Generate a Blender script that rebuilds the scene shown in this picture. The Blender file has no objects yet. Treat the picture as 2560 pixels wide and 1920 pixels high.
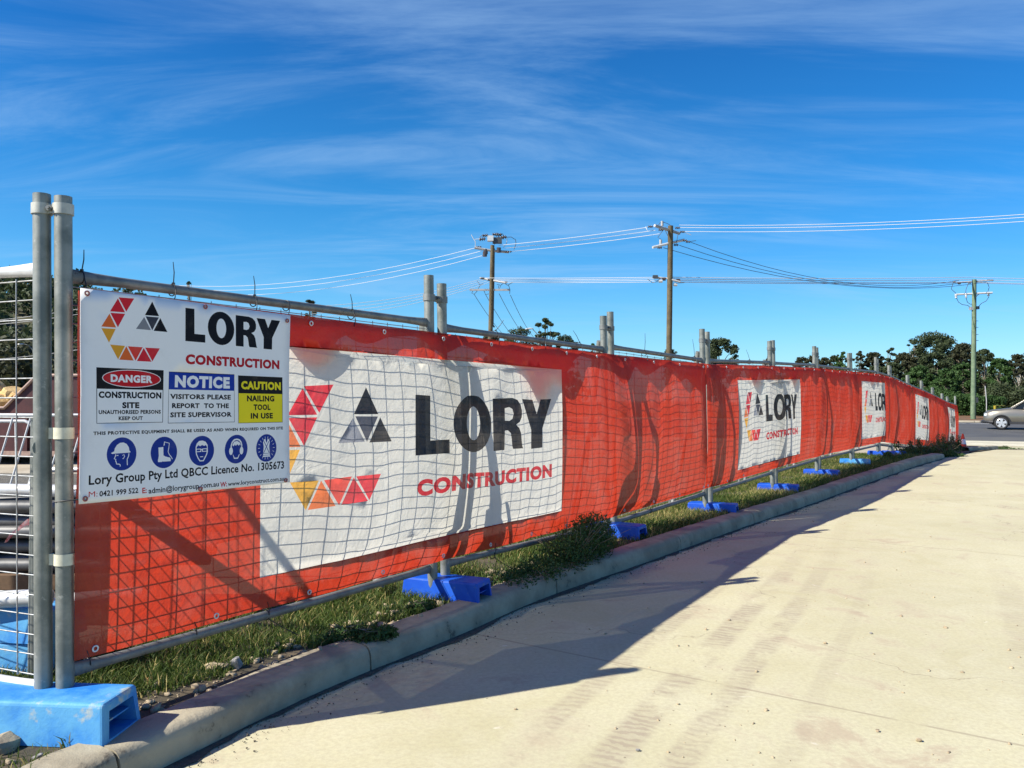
import bpy, bmesh, math, random
import numpy as np
from mathutils import Vector, Matrix, noise
from mathutils.geometry import delaunay_2d_cdt
random.seed(7); RNG = np.random.default_rng(7)
sc = bpy.context.scene
COL = sc.collection
R = math.radians
# ------------------------------------------------------------------ camera, sky, sun, exposure
EYE = 1.5; FPX = 2000.0
cam = bpy.data.cameras.new('camera'); cam.sensor_width = 36; cam.lens = 36*FPX/2560
cam.clip_start = .05; cam.clip_end = 3000
cam_o = bpy.data.objects.new('camera', cam); COL.objects.link(cam_o)
cam_o.location = (0, 0, EYE); cam_o.rotation_euler = (R(90+1.146), 0, 0)
sc.camera = cam_o
SUN = Vector((2.6, 1.1, -2.37)).normalized()
sun = bpy.data.lights.new('sun', 'SUN'); sun.energy = 5.0; sun.angle = R(.5); sun.color = (1, .95, .84)
sun_o = bpy.data.objects.new('sun', sun); COL.objects.link(sun_o)
sun_o.rotation_euler = SUN.to_track_quat('-Z', 'Y').to_euler()
sc.view_settings.view_transform = 'Standard'; sc.view_settings.look = 'None'
sc.view_settings.exposure = .85; sc.view_settings.gamma = 1
sc.view_settings.use_curve_mapping = False
world = bpy.data.worlds.new('World'); sc.world = world; world.use_nodes = True
def world_nodes():
    nt = world.node_tree; N = nt.nodes; L = nt.links
    bg = N['Background']; bg.inputs[1].default_value = .058
    sky = N.new('ShaderNodeTexSky'); sky.sky_type = 'NISHITA'; sky.sun_disc = False
    sky.sun_elevation = R(40); sky.sun_rotation = math.atan2(-2.6, -1.1)
    sky.air_density = 1.0; sky.dust_density = .6; sky.ozone_density = 3.0
    # richer, deeper blue than the raw sky
    gam = N.new('ShaderNodeHueSaturation'); gam.inputs['Saturation'].default_value = 1.30
    tint = N.new('ShaderNodeMix'); tint.data_type = 'RGBA'; tint.blend_type = 'MULTIPLY'; tint.inputs['Factor'].default_value = 1
    L.new(sky.outputs[0], tint.inputs['A']); tint.inputs['B'].default_value = (.82, .86, 1.34, 1); L.new(tint.outputs['Result'], gam.inputs['Color'])
    tc = N.new('ShaderNodeTexCoord'); sp = N.new('ShaderNodeSeparateXYZ'); L.new(tc.outputs['Generated'], sp.inputs[0])
    def m(op, a, b=None, cl=False):
        n = N.new('ShaderNodeMath'); n.operation = op; n.use_clamp = cl
        for i, v in enumerate((a, b)):
            if v is None: continue
            if isinstance(v, (int, float)): n.inputs[i].default_value = v
            else: L.new(v, n.inputs[i])
        return n.outputs[0]
    z = m('MAXIMUM', sp.outputs['Z'], .02); zz = m('ADD', z, .12)
    u = m('DIVIDE', sp.outputs['X'], zz); v = m('DIVIDE', sp.outputs['Y'], zz)
    cb = N.new('ShaderNodeCombineXYZ'); L.new(u, cb.inputs[0]); L.new(v, cb.inputs[1])
    mp = N.new('ShaderNodeMapping'); L.new(cb.outputs[0], mp.inputs[0])
    mp.inputs['Rotation'].default_value = (0, 0, R(-22)); mp.inputs['Scale'].default_value = (.42, 1.5, 1)
    def nz(scale, det, rough, dist, vec):
        n = N.new('ShaderNodeTexNoise'); n.inputs['Scale'].default_value = scale; n.inputs['Detail'].default_value = det
        n.inputs['Roughness'].default_value = rough; n.inputs['Distortion'].default_value = dist; L.new(vec, n.inputs['Vector']); return n.outputs[0]
    a = nz(1.5, 13, .64, 1.0, mp.outputs[0]); b = nz(.55, 3, .5, .2, cb.outputs[0])
    def ramp(x, lo, hi):
        n = N.new('ShaderNodeMapRange'); n.interpolation_type = 'SMOOTHSTEP'; L.new(x, n.inputs[0])
        n.inputs[1].default_value = lo; n.inputs[2].default_value = hi; return n.outputs[0]
    f = m('MULTIPLY', ramp(a, .38, .80), ramp(b, .24, .58))
    f = m('MULTIPLY', f, .5)
    f = m('MULTIPLY', f, ramp(sp.outputs['Z'], .02, .16))
    mix = N.new('ShaderNodeMix'); mix.data_type = 'RGBA'; L.new(f, mix.inputs['Factor'])
    hz = m('POWER', m('SUBTRACT', 1.0, m('MAXIMUM', sp.outputs['Z'], 0.0)), 3.6)       # pale band towards the horizon, the same all round
    hc = N.new('ShaderNodeMix'); hc.data_type = 'RGBA'; hc.blend_type = 'ADD'; L.new(hz, hc.inputs['Factor'])
    L.new(gam.outputs[0], hc.inputs['A']); hc.inputs['B'].default_value = (1.1, 4.5, 3.3, 1)
    L.new(hc.outputs['Result'], mix.inputs['A']); mix.inputs['B'].default_value = (4.2, 6.6, 9.6, 1)
    L.new(mix.outputs['Result'], bg.inputs[0])
world_nodes()

# ------------------------------------------------------------------ small helpers
def at(px, py, d):
    "a point of the photograph at d metres in front of the camera"
    return Vector(((px-1280)/FPX*d, d, EYE-(py-1000)/FPX*d))
def setp(o, label=None, cat=None, group=None, kind=None):
    if label: o['label'] = label
    if cat: o['category'] = cat
    if group: o['group'] = group
    if kind: o['kind'] = kind
    return o
def empty(name, loc, label=None, cat=None, group=None, kind=None):
    o = bpy.data.objects.new(name, None); COL.objects.link(o); o.location = loc; o.empty_display_size = .1
    return setp(o, label, cat, group, kind)
def link(me, name, parent=None, mat=None):
    o = bpy.data.objects.new(name, me); COL.objects.link(o)
    if mat is not None: me.materials.append(mat)
    if parent is not None:
        o.parent = parent; o.location = -Vector(parent.location)      # meshes are built in world space
        if parent.parent is not None: o.location = Vector((0, 0, 0))
    return o
class MB:
    def __init__(s): s.v = []; s.f = []; s.sm = []
    def add(s, vs, fs, smooth=False):
        n = len(s.v); s.v += [tuple(v) for v in vs]; s.f += [tuple(i+n for i in f) for f in fs]; s.sm += [smooth]*len(fs); return s
    def box(s, c, size, M=None):
        x, y, z = [k/2 for k in size]; M = M or Matrix.Identity(3); c = Vector(c)
        vs = [c+M@Vector((a*x, b*y, d*z)) for a in (-1, 1) for b in (-1, 1) for d in (-1, 1)]
        return s.add(vs, [(0,1,3,2),(4,6,7,5),(0,4,5,1),(2,3,7,6),(0,2,6,4),(1,5,7,3)])
    def tube(s, pts, r, n=8, cap=True, flat=None):
        pts = [Vector(p) for p in pts]; m = len(pts)
        rs = r if isinstance(r, (list, tuple)) else [r]*m
        vs = []; prev = None
        for i, p in enumerate(pts):
            t = (pts[min(i+1, m-1)]-pts[max(i-1, 0)]).normalized()
            if prev is None:
                a = Vector((0, 0, 1)) if abs(t.z) < .9 else Vector((1, 0, 0))
                u = t.cross(a).normalized()
            else: u = (prev-t*prev.dot(t)).normalized()
            prev = u; w = u.cross(t)
            fu, fw = flat[i] if flat else (1, 1)
            for k in range(n):
                an = 2*math.pi*k/n
                vs.append(p+u*(math.cos(an)*rs[i]*fu)+w*(math.sin(an)*rs[i]*fw))
        fs = [(i*n+k, i*n+(k+1) % n, (i+1)*n+(k+1) % n, (i+1)*n+k) for i in range(m-1) for k in range(n)]
        s.add(vs, fs, True)
        if cap:
            s.add(vs[:n], [tuple(range(n))]); s.add(vs[-n:], [tuple(reversed(range(n)))])
        return s
    def build(s, name, mat, parent=None):
        me = bpy.data.meshes.new(name); me.from_pydata(s.v, [], s.f); me.polygons.foreach_set('use_smooth', s.sm); me.update()
        return link(me, name, parent, mat)
def fastmesh(name, V, Q, mat, parent=None, tint=None, smooth=False):
    me = bpy.data.meshes.new(name); V = np.asarray(V, dtype=np.float32); Q = np.asarray(Q, dtype=np.int32)
    me.vertices.add(len(V)); me.vertices.foreach_set('co', V.ravel())
    k = Q.shape[1]; me.loops.add(Q.size); me.loops.foreach_set('vertex_index', Q.ravel())
    me.polygons.add(len(Q)); me.polygons.foreach_set('loop_start', np.arange(0, Q.size, k, dtype=np.int32))
    me.polygons.foreach_set('loop_total', np.full(len(Q), k, dtype=np.int32)); me.update(calc_edges=True)
    if smooth: me.polygons.foreach_set('use_smooth', np.ones(len(Q), dtype=bool))
    if tint is not None:
        a = me.attributes.new('tint', 'FLOAT', 'FACE'); a.data.foreach_set('value', np.asarray(tint, dtype=np.float32))
    me.validate(); return link(me, name, parent, mat)
def bevel_box(name, size, mat, off=.01, seg=2, parent=None):
    bm = bmesh.new(); bmesh.ops.create_cube(bm, size=1); bmesh.ops.scale(bm, vec=size, verts=bm.verts)
    bmesh.ops.bevel(bm, geom=bm.edges[:], offset=off, segments=seg, affect='EDGES', profile=.5)
    me = bpy.data.meshes.new(name); bm.to_mesh(me); bm.free()
    return link(me, name, parent, mat)

# ------------------------------------------------------------------ materials
def new_mat(name):
    m = bpy.data.materials.new(name); m.use_nodes = True; nt = m.node_tree
    return m, nt.nodes, nt.links, nt.nodes['Principled BSDF']
def noise_n(N, L, scale, det=4, rough=.6, vec=None, dist=0):
    n = N.new('ShaderNodeTexNoise'); n.inputs['Scale'].default_value = scale; n.inputs['Detail'].default_value = det
    n.inputs['Roughness'].default_value = rough; n.inputs['Distortion'].default_value = dist
    if vec is not None: L.new(vec, n.inputs['Vector'])
    return n.outputs[0]
def rmp(N, L, x, lo, hi, a=0, b=1):
    n = N.new('ShaderNodeMapRange'); n.interpolation_type = 'SMOOTHSTEP'; L.new(x, n.inputs[0])
    for i, v in enumerate((lo, hi, a, b)): n.inputs[i+1].default_value = v
    return n.outputs[0]
def mixc(N, L, f, a, b):
    n = N.new('ShaderNodeMix'); n.data_type = 'RGBA'
    if isinstance(f, float): n.inputs['Factor'].default_value = f
    else: L.new(f, n.inputs['Factor'])
    for k, v in (('A', a), ('B', b)):
        if isinstance(v, tuple): n.inputs[k].default_value = (*v, 1)
        else: L.new(v, n.inputs[k])
    return n.outputs['Result']
def mth(N, L, op, a, b=None, c=None):
    n = N.new('ShaderNodeMath'); n.operation = op
    for i, v in enumerate((a, b, c)):
        if v is None: continue
        if isinstance(v, (int, float)): n.inputs[i].default_value = v
        else: L.new(v, n.inputs[i])
    return n.outputs[0]
def bump(N, L, P, h, st=.3, dist=.01):
    b = N.new('ShaderNodeBump'); b.inputs['Strength'].default_value = st; b.inputs['Distance'].default_value = dist
    L.new(h, b.inputs['Height']); L.new(b.outputs[0], P.inputs['Normal'])
def simple(name, c1, c2=None, scale=6, rough=.6, metal=0, bst=0, bdist=.005, c3=None, s3=25, spec=.5, coat=0):
    m, N, L, P = new_mat(name); P.inputs['Roughness'].default_value = rough; P.inputs['Metallic'].default_value = metal
    P.inputs['Specular IOR Level'].default_value = spec; P.inputs['Coat Weight'].default_value = coat
    tc = N.new('ShaderNodeTexCoord').outputs['Object']
    if c2 is None: P.inputs['Base Color'].default_value = (*c1, 1)
    else:
        n = noise_n(N, L, scale, 6, .65, tc)
        c = mixc(N, L, rmp(N, L, n, .35, .65), c1, c2)
        if c3: c = mixc(N, L, rmp(N, L, noise_n(N, L, s3, 5, .7, tc), .6, .7), c, c3)
        L.new(c, P.inputs['Base Color'])
    if bst: bump(N, L, P, noise_n(N, L, scale*4, 6, .7, tc), bst, bdist)
    return m
def M_driveway():
    m, N, L, P = new_mat('slurry_covered_concrete'); P.inputs['Roughness'].default_value = .85; P.inputs['Specular IOR Level'].default_value = .2
    tc = N.new('ShaderNodeTexCoord').outputs['Object']; sp = N.new('ShaderNodeSeparateXYZ'); L.new(tc, sp.inputs[0])
    x, y = sp.outputs[0], sp.outputs[1]
    big = noise_n(N, L, .5, 5, .6, tc); mid = noise_n(N, L, 2.2, 8, .7, tc, .6); fine = noise_n(N, L, 40, 6, .75, tc)
    c = mixc(N, L, rmp(N, L, big, .35, .65), (.50, .465, .295), (.43, .395, .24))
    c = mixc(N, L, rmp(N, L, mid, .3, .7, 0, .55), c, (.545, .52, .37))
    red = mth(N, L, 'MULTIPLY', rmp(N, L, mid, .51, .64), rmp(N, L, noise_n(N, L, .9, 3, .5, tc), .43, .60))
    c = mixc(N, L, mth(N, L, 'MULTIPLY', red, .5), c, (.34, .235, .165))
    a = mth(N, L, 'SUBTRACT', mth(N, L, 'MULTIPLY', x, .891), mth(N, L, 'MULTIPLY', y, .454))
    b = mth(N, L, 'ADD', mth(N, L, 'MULTIPLY', x, .454), mth(N, L, 'MULTIPLY', y, .891))
    a = mth(N, L, 'ADD', a, mth(N, L, 'MULTIPLY', mth(N, L, 'SINE', mth(N, L, 'MULTIPLY', b, .6)), .06))
    bars = mth(N, L, 'SINE', mth(N, L, 'ADD', mth(N, L, 'MULTIPLY', b, 110), mth(N, L, 'MULTIPLY', noise_n(N, L, 7, 4, .6, tc), 17)))
    bars = rmp(N, L, bars, -.3, .5, .5, 1)
    tot = None
    for off, w, k in ((-1.5, .07, .8), (-1.12, .085, 1), (-.84, .075, .85), (-.45, .05, .35), (.55, .1, .45), (.9, .08, .35), (2.1, .1, .4), (2.5, .1, .4), (3.9, .1, .3)):
        d = mth(N, L, 'ABSOLUTE', mth(N, L, 'SUBTRACT', a, off)); g = rmp(N, L, d, w*.6, w*1.3, k, 0)
        tot = g if tot is None else mth(N, L, 'MAXIMUM', tot, g)
    patch = rmp(N, L, noise_n(N, L, 1.6, 6, .75, tc, .4), .36, .56)
    far = rmp(N, L, y, 5.2, 8.5, 1, .2)
    t = mth(N, L, 'MULTIPLY', mth(N, L, 'MULTIPLY', tot, bars), mth(N, L, 'MULTIPLY', patch, far))
    c = mixc(N, L, mth(N, L, 'MULTIPLY', t, .62), c, (.25, .19, .15))
    # saw-cut joints across the slab
    j = mth(N, L, 'ADD', mth(N, L, 'MULTIPLY', x, .56), mth(N, L, 'MULTIPLY', y, .83))
    j = mth(N, L, 'ABSOLUTE', mth(N, L, 'SUBTRACT', mth(N, L, 'MODULO', mth(N, L, 'ADD', j, 98.35), 5.0), 2.5))
    c = mixc(N, L, mth(N, L, 'MULTIPLY', rmp(N, L, j, .005, .014, .5, 0), rmp(N, L, mid, .3, .5)), c, (.2, .15, .11))
    ck = N.new('ShaderNodeTexVoronoi'); ck.feature = 'DISTANCE_TO_EDGE'; ck.inputs['Scale'].default_value = .32; wv = N.new('ShaderNodeVectorMath'); wv.operation = 'ADD'; L.new(tc, wv.inputs[0]); nn = N.new('ShaderNodeTexNoise'); nn.inputs['Scale'].default_value = 1.7; nn.inputs['Detail'].default_value = 7; L.new(tc, nn.inputs['Vector']); L.new(nn.outputs['Color'], wv.inputs[1]); L.new(wv.outputs[0], ck.inputs['Vector'])
    c = mixc(N, L, mth(N, L, 'MULTIPLY', rmp(N, L, ck.outputs['Distance'], .0008, .0028, .5, 0), rmp(N, L, big, .42, .55)), c, (.2, .15, .11))
    # pale splashes and dark specks
    c = mixc(N, L, rmp(N, L, noise_n(N, L, 3.1, 4, .6, tc, 1.5), .68, .76, 0, .6), c, (.66, .63, .52))
    v = N.new('ShaderNodeTexVoronoi'); v.inputs['Scale'].default_value = 7; L.new(tc, v.inputs['Vector'])
    c = mixc(N, L, rmp(N, L, v.outputs['Distance'], .025, .05, .75, 0), c, (.12, .09, .06))
    c = mixc(N, L, rmp(N, L, fine, .35, .7, 0, .42), c, (.32, .27, .19))
    L.new(c, P.inputs['Base Color']); bump(N, L, P, mth(N, L, 'ADD', fine, mth(N, L, 'MULTIPLY', mid, 2)), .25, .004)
    return m
def M_cloth():
    m, N, L, P = new_mat('printed_mesh_cloth')
    at_ = N.new('ShaderNodeAttribute'); at_.attribute_name = 'ink'; ink = at_.outputs['Color']
    tc = N.new('ShaderNodeTexCoord').outputs['Object']
    n = noise_n(N, L, 3, 6, .7, tc)
    dirt = mixc(N, L, rmp(N, L, n, .45, .8, 0, .18), ink, (.42, .36, .28))
    d = N.new('ShaderNodeBsdfDiffuse'); t = N.new('ShaderNodeBsdfTranslucent'); tr = N.new('ShaderNodeBsdfTransparent')
    L.new(dirt, d.inputs[0]); g = N.new('ShaderNodeGamma'); g.inputs[1].default_value = .92; L.new(dirt, g.inputs[0]); L.new(g.outputs[0], t.inputs[0])
    a = N.new('ShaderNodeMixShader'); a.inputs[0].default_value = .66; L.new(d.outputs[0], a.inputs[1]); L.new(t.outputs[0], a.inputs[2])
    gl = N.new('ShaderNodeBsdfGlossy'); gl.inputs['Roughness'].default_value = .42
    b = N.new('ShaderNodeMixShader'); b.inputs[0].default_value = .03; L.new(a.outputs[0], b.inputs[1]); L.new(gl.outputs[0], b.inputs[2])
    c = N.new('ShaderNodeMixShader'); c.inputs[0].default_value = .05; L.new(b.outputs[0], c.inputs[1]); L.new(tr.outputs[0], c.inputs[2])
    bp = N.new('ShaderNodeBump'); bp.inputs['Strength'].default_value = .5; bp.inputs['Distance'].default_value = .022
    cr = mth(N, L, 'ABSOLUTE', mth(N, L, 'SUBTRACT', noise_n(N, L, 2.3, 4, .55, tc, .8), .5)); cr = rmp(N, L, cr, 0, .05, 1, 0)
    cr2 = mth(N, L, 'ABSOLUTE', mth(N, L, 'SUBTRACT', noise_n(N, L, 4.1, 3, .5, tc, .3), .5)); cr2 = rmp(N, L, cr2, 0, .03, .6, 0)
    L.new(mth(N, L, 'ADD', mth(N, L, 'ADD', noise_n(N, L, 6, 6, .65, tc, .5), mth(N, L, 'MULTIPLY', cr, .12)), mth(N, L, 'MULTIPLY', cr2, .07)), bp.inputs['Height'])
    for s_ in (d, t, gl): L.new(bp.outputs[0], s_.inputs['Normal'])
    N.remove(P); L.new(c.outputs[0], N['Material Output'].inputs[0]); return m
def M_ink(name='printed_vinyl', rough=.6):
    m, N, L, P = new_mat(name); at_ = N.new('ShaderNodeAttribute'); at_.attribute_name = 'ink'
    tc = N.new('ShaderNodeTexCoord').outputs['Object']
    c = mixc(N, L, rmp(N, L, noise_n(N, L, 6, 6, .7, tc), .5, .8, 0, .15), at_.outputs['Color'], (.4, .36, .3))
    L.new(c, P.inputs['Base Color']); P.inputs['Roughness'].default_value = rough; P.inputs['Specular IOR Level'].default_value = .12
    return m
def M_foliage(name, a, b, c3, transl=.25):
    m, N, L, P = new_mat(name); t = N.new('ShaderNodeAttribute'); t.attribute_name = 'tint'
    f = t.outputs['Fac']
    c = mixc(N, L, rmp(N, L, f, 0, .6), a, b); c = mixc(N, L, rmp(N, L, f, .8, 1.0), c, c3)
    L.new(c, P.inputs['Base Color']); P.inputs['Roughness'].default_value = .65; P.inputs['Specular IOR Level'].default_value = .3
    tr = N.new('ShaderNodeBsdfTranslucent'); L.new(c, tr.inputs[0])
    mx = N.new('ShaderNodeMixShader'); mx.inputs[0].default_value = transl; L.new(P.outputs[0], mx.inputs[1]); L.new(tr.outputs[0], mx.inputs[2])
    L.new(mx.outputs[0], N['Material Output'].inputs[0]); return m
galv = simple('galvanised_steel', (.14, .155, .14), (.26, .27, .24), 7, .5, .35, .25, .002, (.34, .34, .30), 26)
galv_d = simple('weathered_steel_rail', (.14, .15, .145), (.22, .225, .21), 10, .55, .3, .2, .001, (.09, .075, .06), 30)
galv_w = simple('bright_steel', (.55, .55, .53), (.66, .66, .64), 12, .42, .25, .1, .001)
wire_m = simple('wire_steel', (.45, .46, .45), (.30, .30, .28), 30, .45, .5)
clip_m = simple('cream_plastic', (.62, .60, .46), (.5, .48, .36), 20, .6)
tie_m = simple('black_nylon', (.012, .012, .013), rough=.4)
blue_m = simple('blue_plastic', (.004, .062, .44), (.01, .085, .46), 5, .5, 0, .3, .004, (.07, .16, .38), 11, spec=.25)
blue_f = simple('faded_blue_plastic', (.015, .17, .55), (.10, .33, .56), 4, .6, 0, .6, .006, (.34, .40, .40), 6, spec=.25)
kerb_m = simple('kerb_concrete', (.38, .335, .235), (.25, .215, .15), 3, .95, 0, 1, .008, (.12, .10, .07), 6)
soil_m = simple('verge_soil', (.05, .042, .024), (.10, .075, .045), 5, .95, 0, .8, .02, (.05, .05, .02), 12)
grit_m = simple('dark_grit', (.07, .058, .045), (.12, .10, .075), 25, .95, 0, .8, .01)
site_m = simple('site_dirt', (.42, .37, .28), (.33, .28, .2), 1.2, .95, 0, .6, .02, (.2, .17, .12), 3)
asph_m = simple('asphalt', (.055, .056, .058), (.075, .075, .073), .6, .85, 0, .3, .004)
paint_m = simple('road_paint', (.7, .7, .68), (.55, .55, .53), 5, .7)
wood_m = simple('weathered_pole_wood', (.075, .056, .03), (.125, .098, .052), 2.5, .9, 0, .9, .03, (.03, .024, .016), 5)
green_m = simple('green_treated_pole', (.09, .14, .08), (.15, .20, .12), 3, .85, 0, .5, .01, (.1, .12, .08), 8)
bark_m = simple('bark', (.12, .10, .07), (.22, .19, .14), 6, .9, 0, .5, .01)
palebark = simple('pale_bark', (.45, .42, .36), (.3, .27, .22), 5, .85)
cond_m = simple('bright_conductor', (.62, .62, .62), rough=.6)
cable_m = simple('dark_cable', (.05, .055, .06), rough=.5)
porc_m = simple('dark_insulator', (.06, .045, .04), rough=.25)
grey_m = simple('grey_hardware', (.42, .42, .42), (.3, .3, .3), 8, .5, .2)
maroon = simple('maroon_skip_paint', (.055, .013, .014), (.09, .022, .02), 3, .6, 0, .2, .004)
rust_m = simple('pinkish_worn_rim', (.42, .28, .22), (.3, .2, .16), 9, .7)
sand_m = simple('sandstone', (.62, .43, .18), (.48, .30, .12), 3, .9, 0, .6, .03, (.66, .55, .34), 6)
stone_m = simple('broken_stone', (.42, .34, .22), (.30, .23, .15), 9, .9, 0, .5, .01)
grey_st = simple('grey_stone', (.30, .29, .28), (.2, .19, .18), 12, .9, 0, .5, .01)
terra = simple('terracotta', (.42, .2, .09), (.3, .14, .07), 10, .85, 0, .3, .004)
fol_a = M_foliage('eucalypt_leaves', (.028, .045, .018), (.055, .075, .03), (.11, .11, .055))
fol_b = M_foliage('bright_leaves', (.02, .05, .012), (.045, .095, .022), (.10, .14, .04))
fol_c = M_foliage('olive_brown_leaves', (.026, .034, .014), (.05, .054, .024), (.085, .072, .036))
grass_m = M_foliage('grass_blades', (.035, .075, .012), (.10, .14, .025), (.42, .34, .13), .35)
weed_m = M_foliage('weed_leaves', (.02, .05, .012), (.05, .10, .025), (.16, .17, .06), .25)
cloth = M_cloth(); vinyl = M_ink(); drive_m = M_driveway()

# ------------------------------------------------------------------ layout of the fence, kerb and ground
J = np.array([(-1.90,3.39),(-.51,5.64),(.99,8.1),(2.42,9.9),(3.94,12.05),(5.44,14.25),(7.0,16.5),(8.6,18.8),(9.52,20.1),(11.06,22.3),(12.47,24.3),(13.8,26.2),(15.08,28),(15.86,29.1),(17.42,31.4)])
SJ = np.concatenate([[0], np.cumsum(np.hypot(*np.diff(J, axis=0).T))])
TOPZ = np.array([2.37,2.35,2.36,2.38,2.40,2.45,2.47,2.50,2.37,2.19,2.08,1.91,1.72,1.62,1.66])
BASE = TOPZ-2.2; BASE[:4] = .15
CT = np.array([1.985,1.972,1.965,1.945,2.015,2.07,2.09,2.11,2.06,1.90,1.77,1.63,1.47,1.38,1.28])     # cloth top
CB = np.array([.385,.365,.31,.41,.47,.5,.5,.5,.40,.24,.10,-.05,-.22,-.30,-.38])                # cloth bottom
def fdir(s):
    e = .12; p = np.array([np.interp(s+e, SJ, J[:, 0])-np.interp(s-e, SJ, J[:, 0]), np.interp(s+e, SJ, J[:, 1])-np.interp(s-e, SJ, J[:, 1])])
    return p/np.hypot(*p)
def FP(s, z=0, off=0):
    "point on the fence line at arc length s, off metres towards the driveway"
    if s < 0: d = fdir(.2); x, y = J[0]+d*s
    elif s > SJ[-1]: d = fdir(SJ[-1]-.2); x, y = J[-1]+d*(s-SJ[-1])
    else: x = np.interp(s, SJ, J[:, 0]); y = np.interp(s, SJ, J[:, 1]); d = fdir(min(max(s, .15), SJ[-1]-.15))
    return Vector((x+d[1]*off, y-d[0]*off, z))
KP = [(-1.72,2.75),(-1.44,3.26),(-.99,4.14),(-.37,5.08),(.24,6.08),(1.26,7.45),(2.5,9.15),(3.7,10.75),(6.0,13.8),(8.25,16.7),(9.6,18.4),(10.9,20.2)]
def smooth_line(P, step=.12):
    P = [Vector((*p, 0)) for p in P]; P = [P[0]*2-P[1]]+P+[P[-1]*2-P[-2]]; out = []
    for i in range(1, len(P)-2):
        n = max(2, int((P[i+1]-P[i]).length/step))
        for k in range(n):
            t = k/n; a, b, c, d = P[i-1], P[i], P[i+1], P[i+2]
            out.append(.5*((2*b)+(c-a)*t+(2*a-5*b+4*c-d)*t*t+(3*b-a-3*c+d)*t**3))
    out.append(P[-2]); return out
KL = smooth_line(KP); KS = [0]
for i in range(1, len(KL)): KS.append(KS[-1]+(KL[i]-KL[i-1]).length)
def KPt(s, off=0, z=None):
    x = np.interp(s, KS, [p.x for p in KL]); y = np.interp(s, KS, [p.y for p in KL])
    x2 = np.interp(s+.2, KS, [p.x for p in KL]); y2 = np.interp(s+.2, KS, [p.y for p in KL])
    x1 = np.interp(s-.2, KS, [p.x for p in KL]); y1 = np.interp(s-.2, KS, [p.y for p in KL])
    d = Vector((x2-x1, y2-y1, 0)).normalized(); p = Vector((x-d.y*off, y+d.x*off, 0)); p.z = (drive_z(p.x, p.y) if z is None else z); return p
RO = Vector((20.8, 36.8)); RU = Vector((.906, -.423)); RV = Vector((.423, .906))       # the road's frame
def road_v(x, y): return (x-RO.x)*RV.x+(y-RO.y)*RV.y
def road_pt(u, v, z=None):
    p = RO+RU*u+RV*v; return Vector((p.x, p.y, road_z(v) if z is None else z))
def road_z(v): return float(np.interp(v, [-5, 0, 6, 11.3, 18.4, 18.6, 24, 60], [-.36, -.36, -.2, -.09, .016, .1, .3, .8]))
def drive_z(x, y):
    p = float(np.interp(y, [0, 12, 18, 22, 28, 31], [0, 0, .08, 0, -.25, -.35])); w = min(max((road_v(x, y)+9)/5, 0), 1)
    return p*(1-w)-.36*w
VJ_Y = J[:, 1]; VJ_Z = BASE-.02
def verge_z(x, y):
    z = float(np.interp(y, [0, 3.2, 9, 12, 16, 19, 21, 24, 27, 30, 32], [.13, .13, .13, .14, .185, .205, .06, -.06, -.18, -.29, -.33]))
    w = min(max((road_v(x, y)+4)/4, 0), 1); return z*(1-w)-.352*w
def sheet(name, poly, step, H, mat, parent=None, jit=0., kind='structure', lift=0):
    xs = [p[0] for p in poly]; ys = [p[1] for p in poly]; n = len(poly); pv = list(poly); P = np.array(poly)
    gx = np.arange(min(xs), max(xs), step); gy = np.arange(min(ys), max(ys), step)
    G = np.array([(a, b) for a in gx for b in gy]); inside = np.zeros(len(G), bool)
    for i in range(n):
        a, b = P[i], P[(i+1) % n]; c = ((a[1] > G[:, 1]) != (b[1] > G[:, 1]))
        if a[1] != b[1]: inside ^= c & (G[:, 0] < (b[0]-a[0])*(G[:, 1]-a[1])/(b[1]-a[1])+a[0])
    pts = [Vector(p) for p in pv]+[Vector(p) for p in G[inside]]
    v, e, f, *_ = delaunay_2d_cdt(pts, [(i, (i+1) % n) for i in range(n)], [], 2, 1e-5)
    me = bpy.data.meshes.new(name); me.from_pydata([(p.x, p.y, H(p.x, p.y)+lift) for p in v], [], f)
    me.polygons.foreach_set('use_smooth', [True]*len(f)); me.update()
    if sum(p.normal.z for p in list(me.polygons)[:20]) < 0: me.flip_normals()
    o = link(me, name, parent, mat); return setp(o, kind=kind) if kind else o
# ------------------------------------------------------------------ ground, road, kerb
def far_z(x, y): return road_z(road_v(x, y))
U = lambda u, v: tuple(road_pt(u, v, 0))[:2]
grd = sheet('ground', [(-600, -40), (600, -40), (600, 900), (-600, 900)], 30, lambda x, y: -.75, simple('far_ground', (.10, .09, .05), (.13, .11, .07), .3, .95))
drv = sheet('driveway', [(-9, -3), (60, -3), U(40, -4.62), U(-12, -4.62), (4, 24), (-2, 6)], .8, drive_z, drive_m)
apron = sheet('gutter_apron', [U(-30, -4.55), U(60, -4.55), U(60, 0), U(-30, 0)], 1.5, lambda x, y: -.36, simple('pale_gutter_concrete', (.55, .51, .38), (.46, .42, .3), 1.5, .9, 0, .2, .004, (.33, .26, .2), 3))
for vv, w in ((-4.6, .07), (-9.0, .05), (-2.0, .03)):
    sheet('gutter_joint', [U(-6, vv-w), U(60, vv-w), U(60, vv+w), U(-6, vv+w)], 1.5, lambda x, y: drive_z(x, y) if road_v(x, y) < -4.7 else -.36, grit_m, lift=.006)
road = sheet('road', [U(-120, 0), U(120, 0), U(120, 18.45), U(-120, 18.45)], 3, far_z, asph_m)
sheet('road_shoulder', [U(-120, .02), U(120, .02), U(120, 2.6), U(-120, 2.6)], 2.5, far_z, simple('worn_asphalt', (.10, .097, .085), (.085, .082, .075), .8, .9), lift=.005)
sheet('edge_line', [U(-120, 16.9), U(120, 16.9), U(120, 17.12), U(-120, 17.12)], 3, far_z, paint_m, lift=.005)
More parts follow.
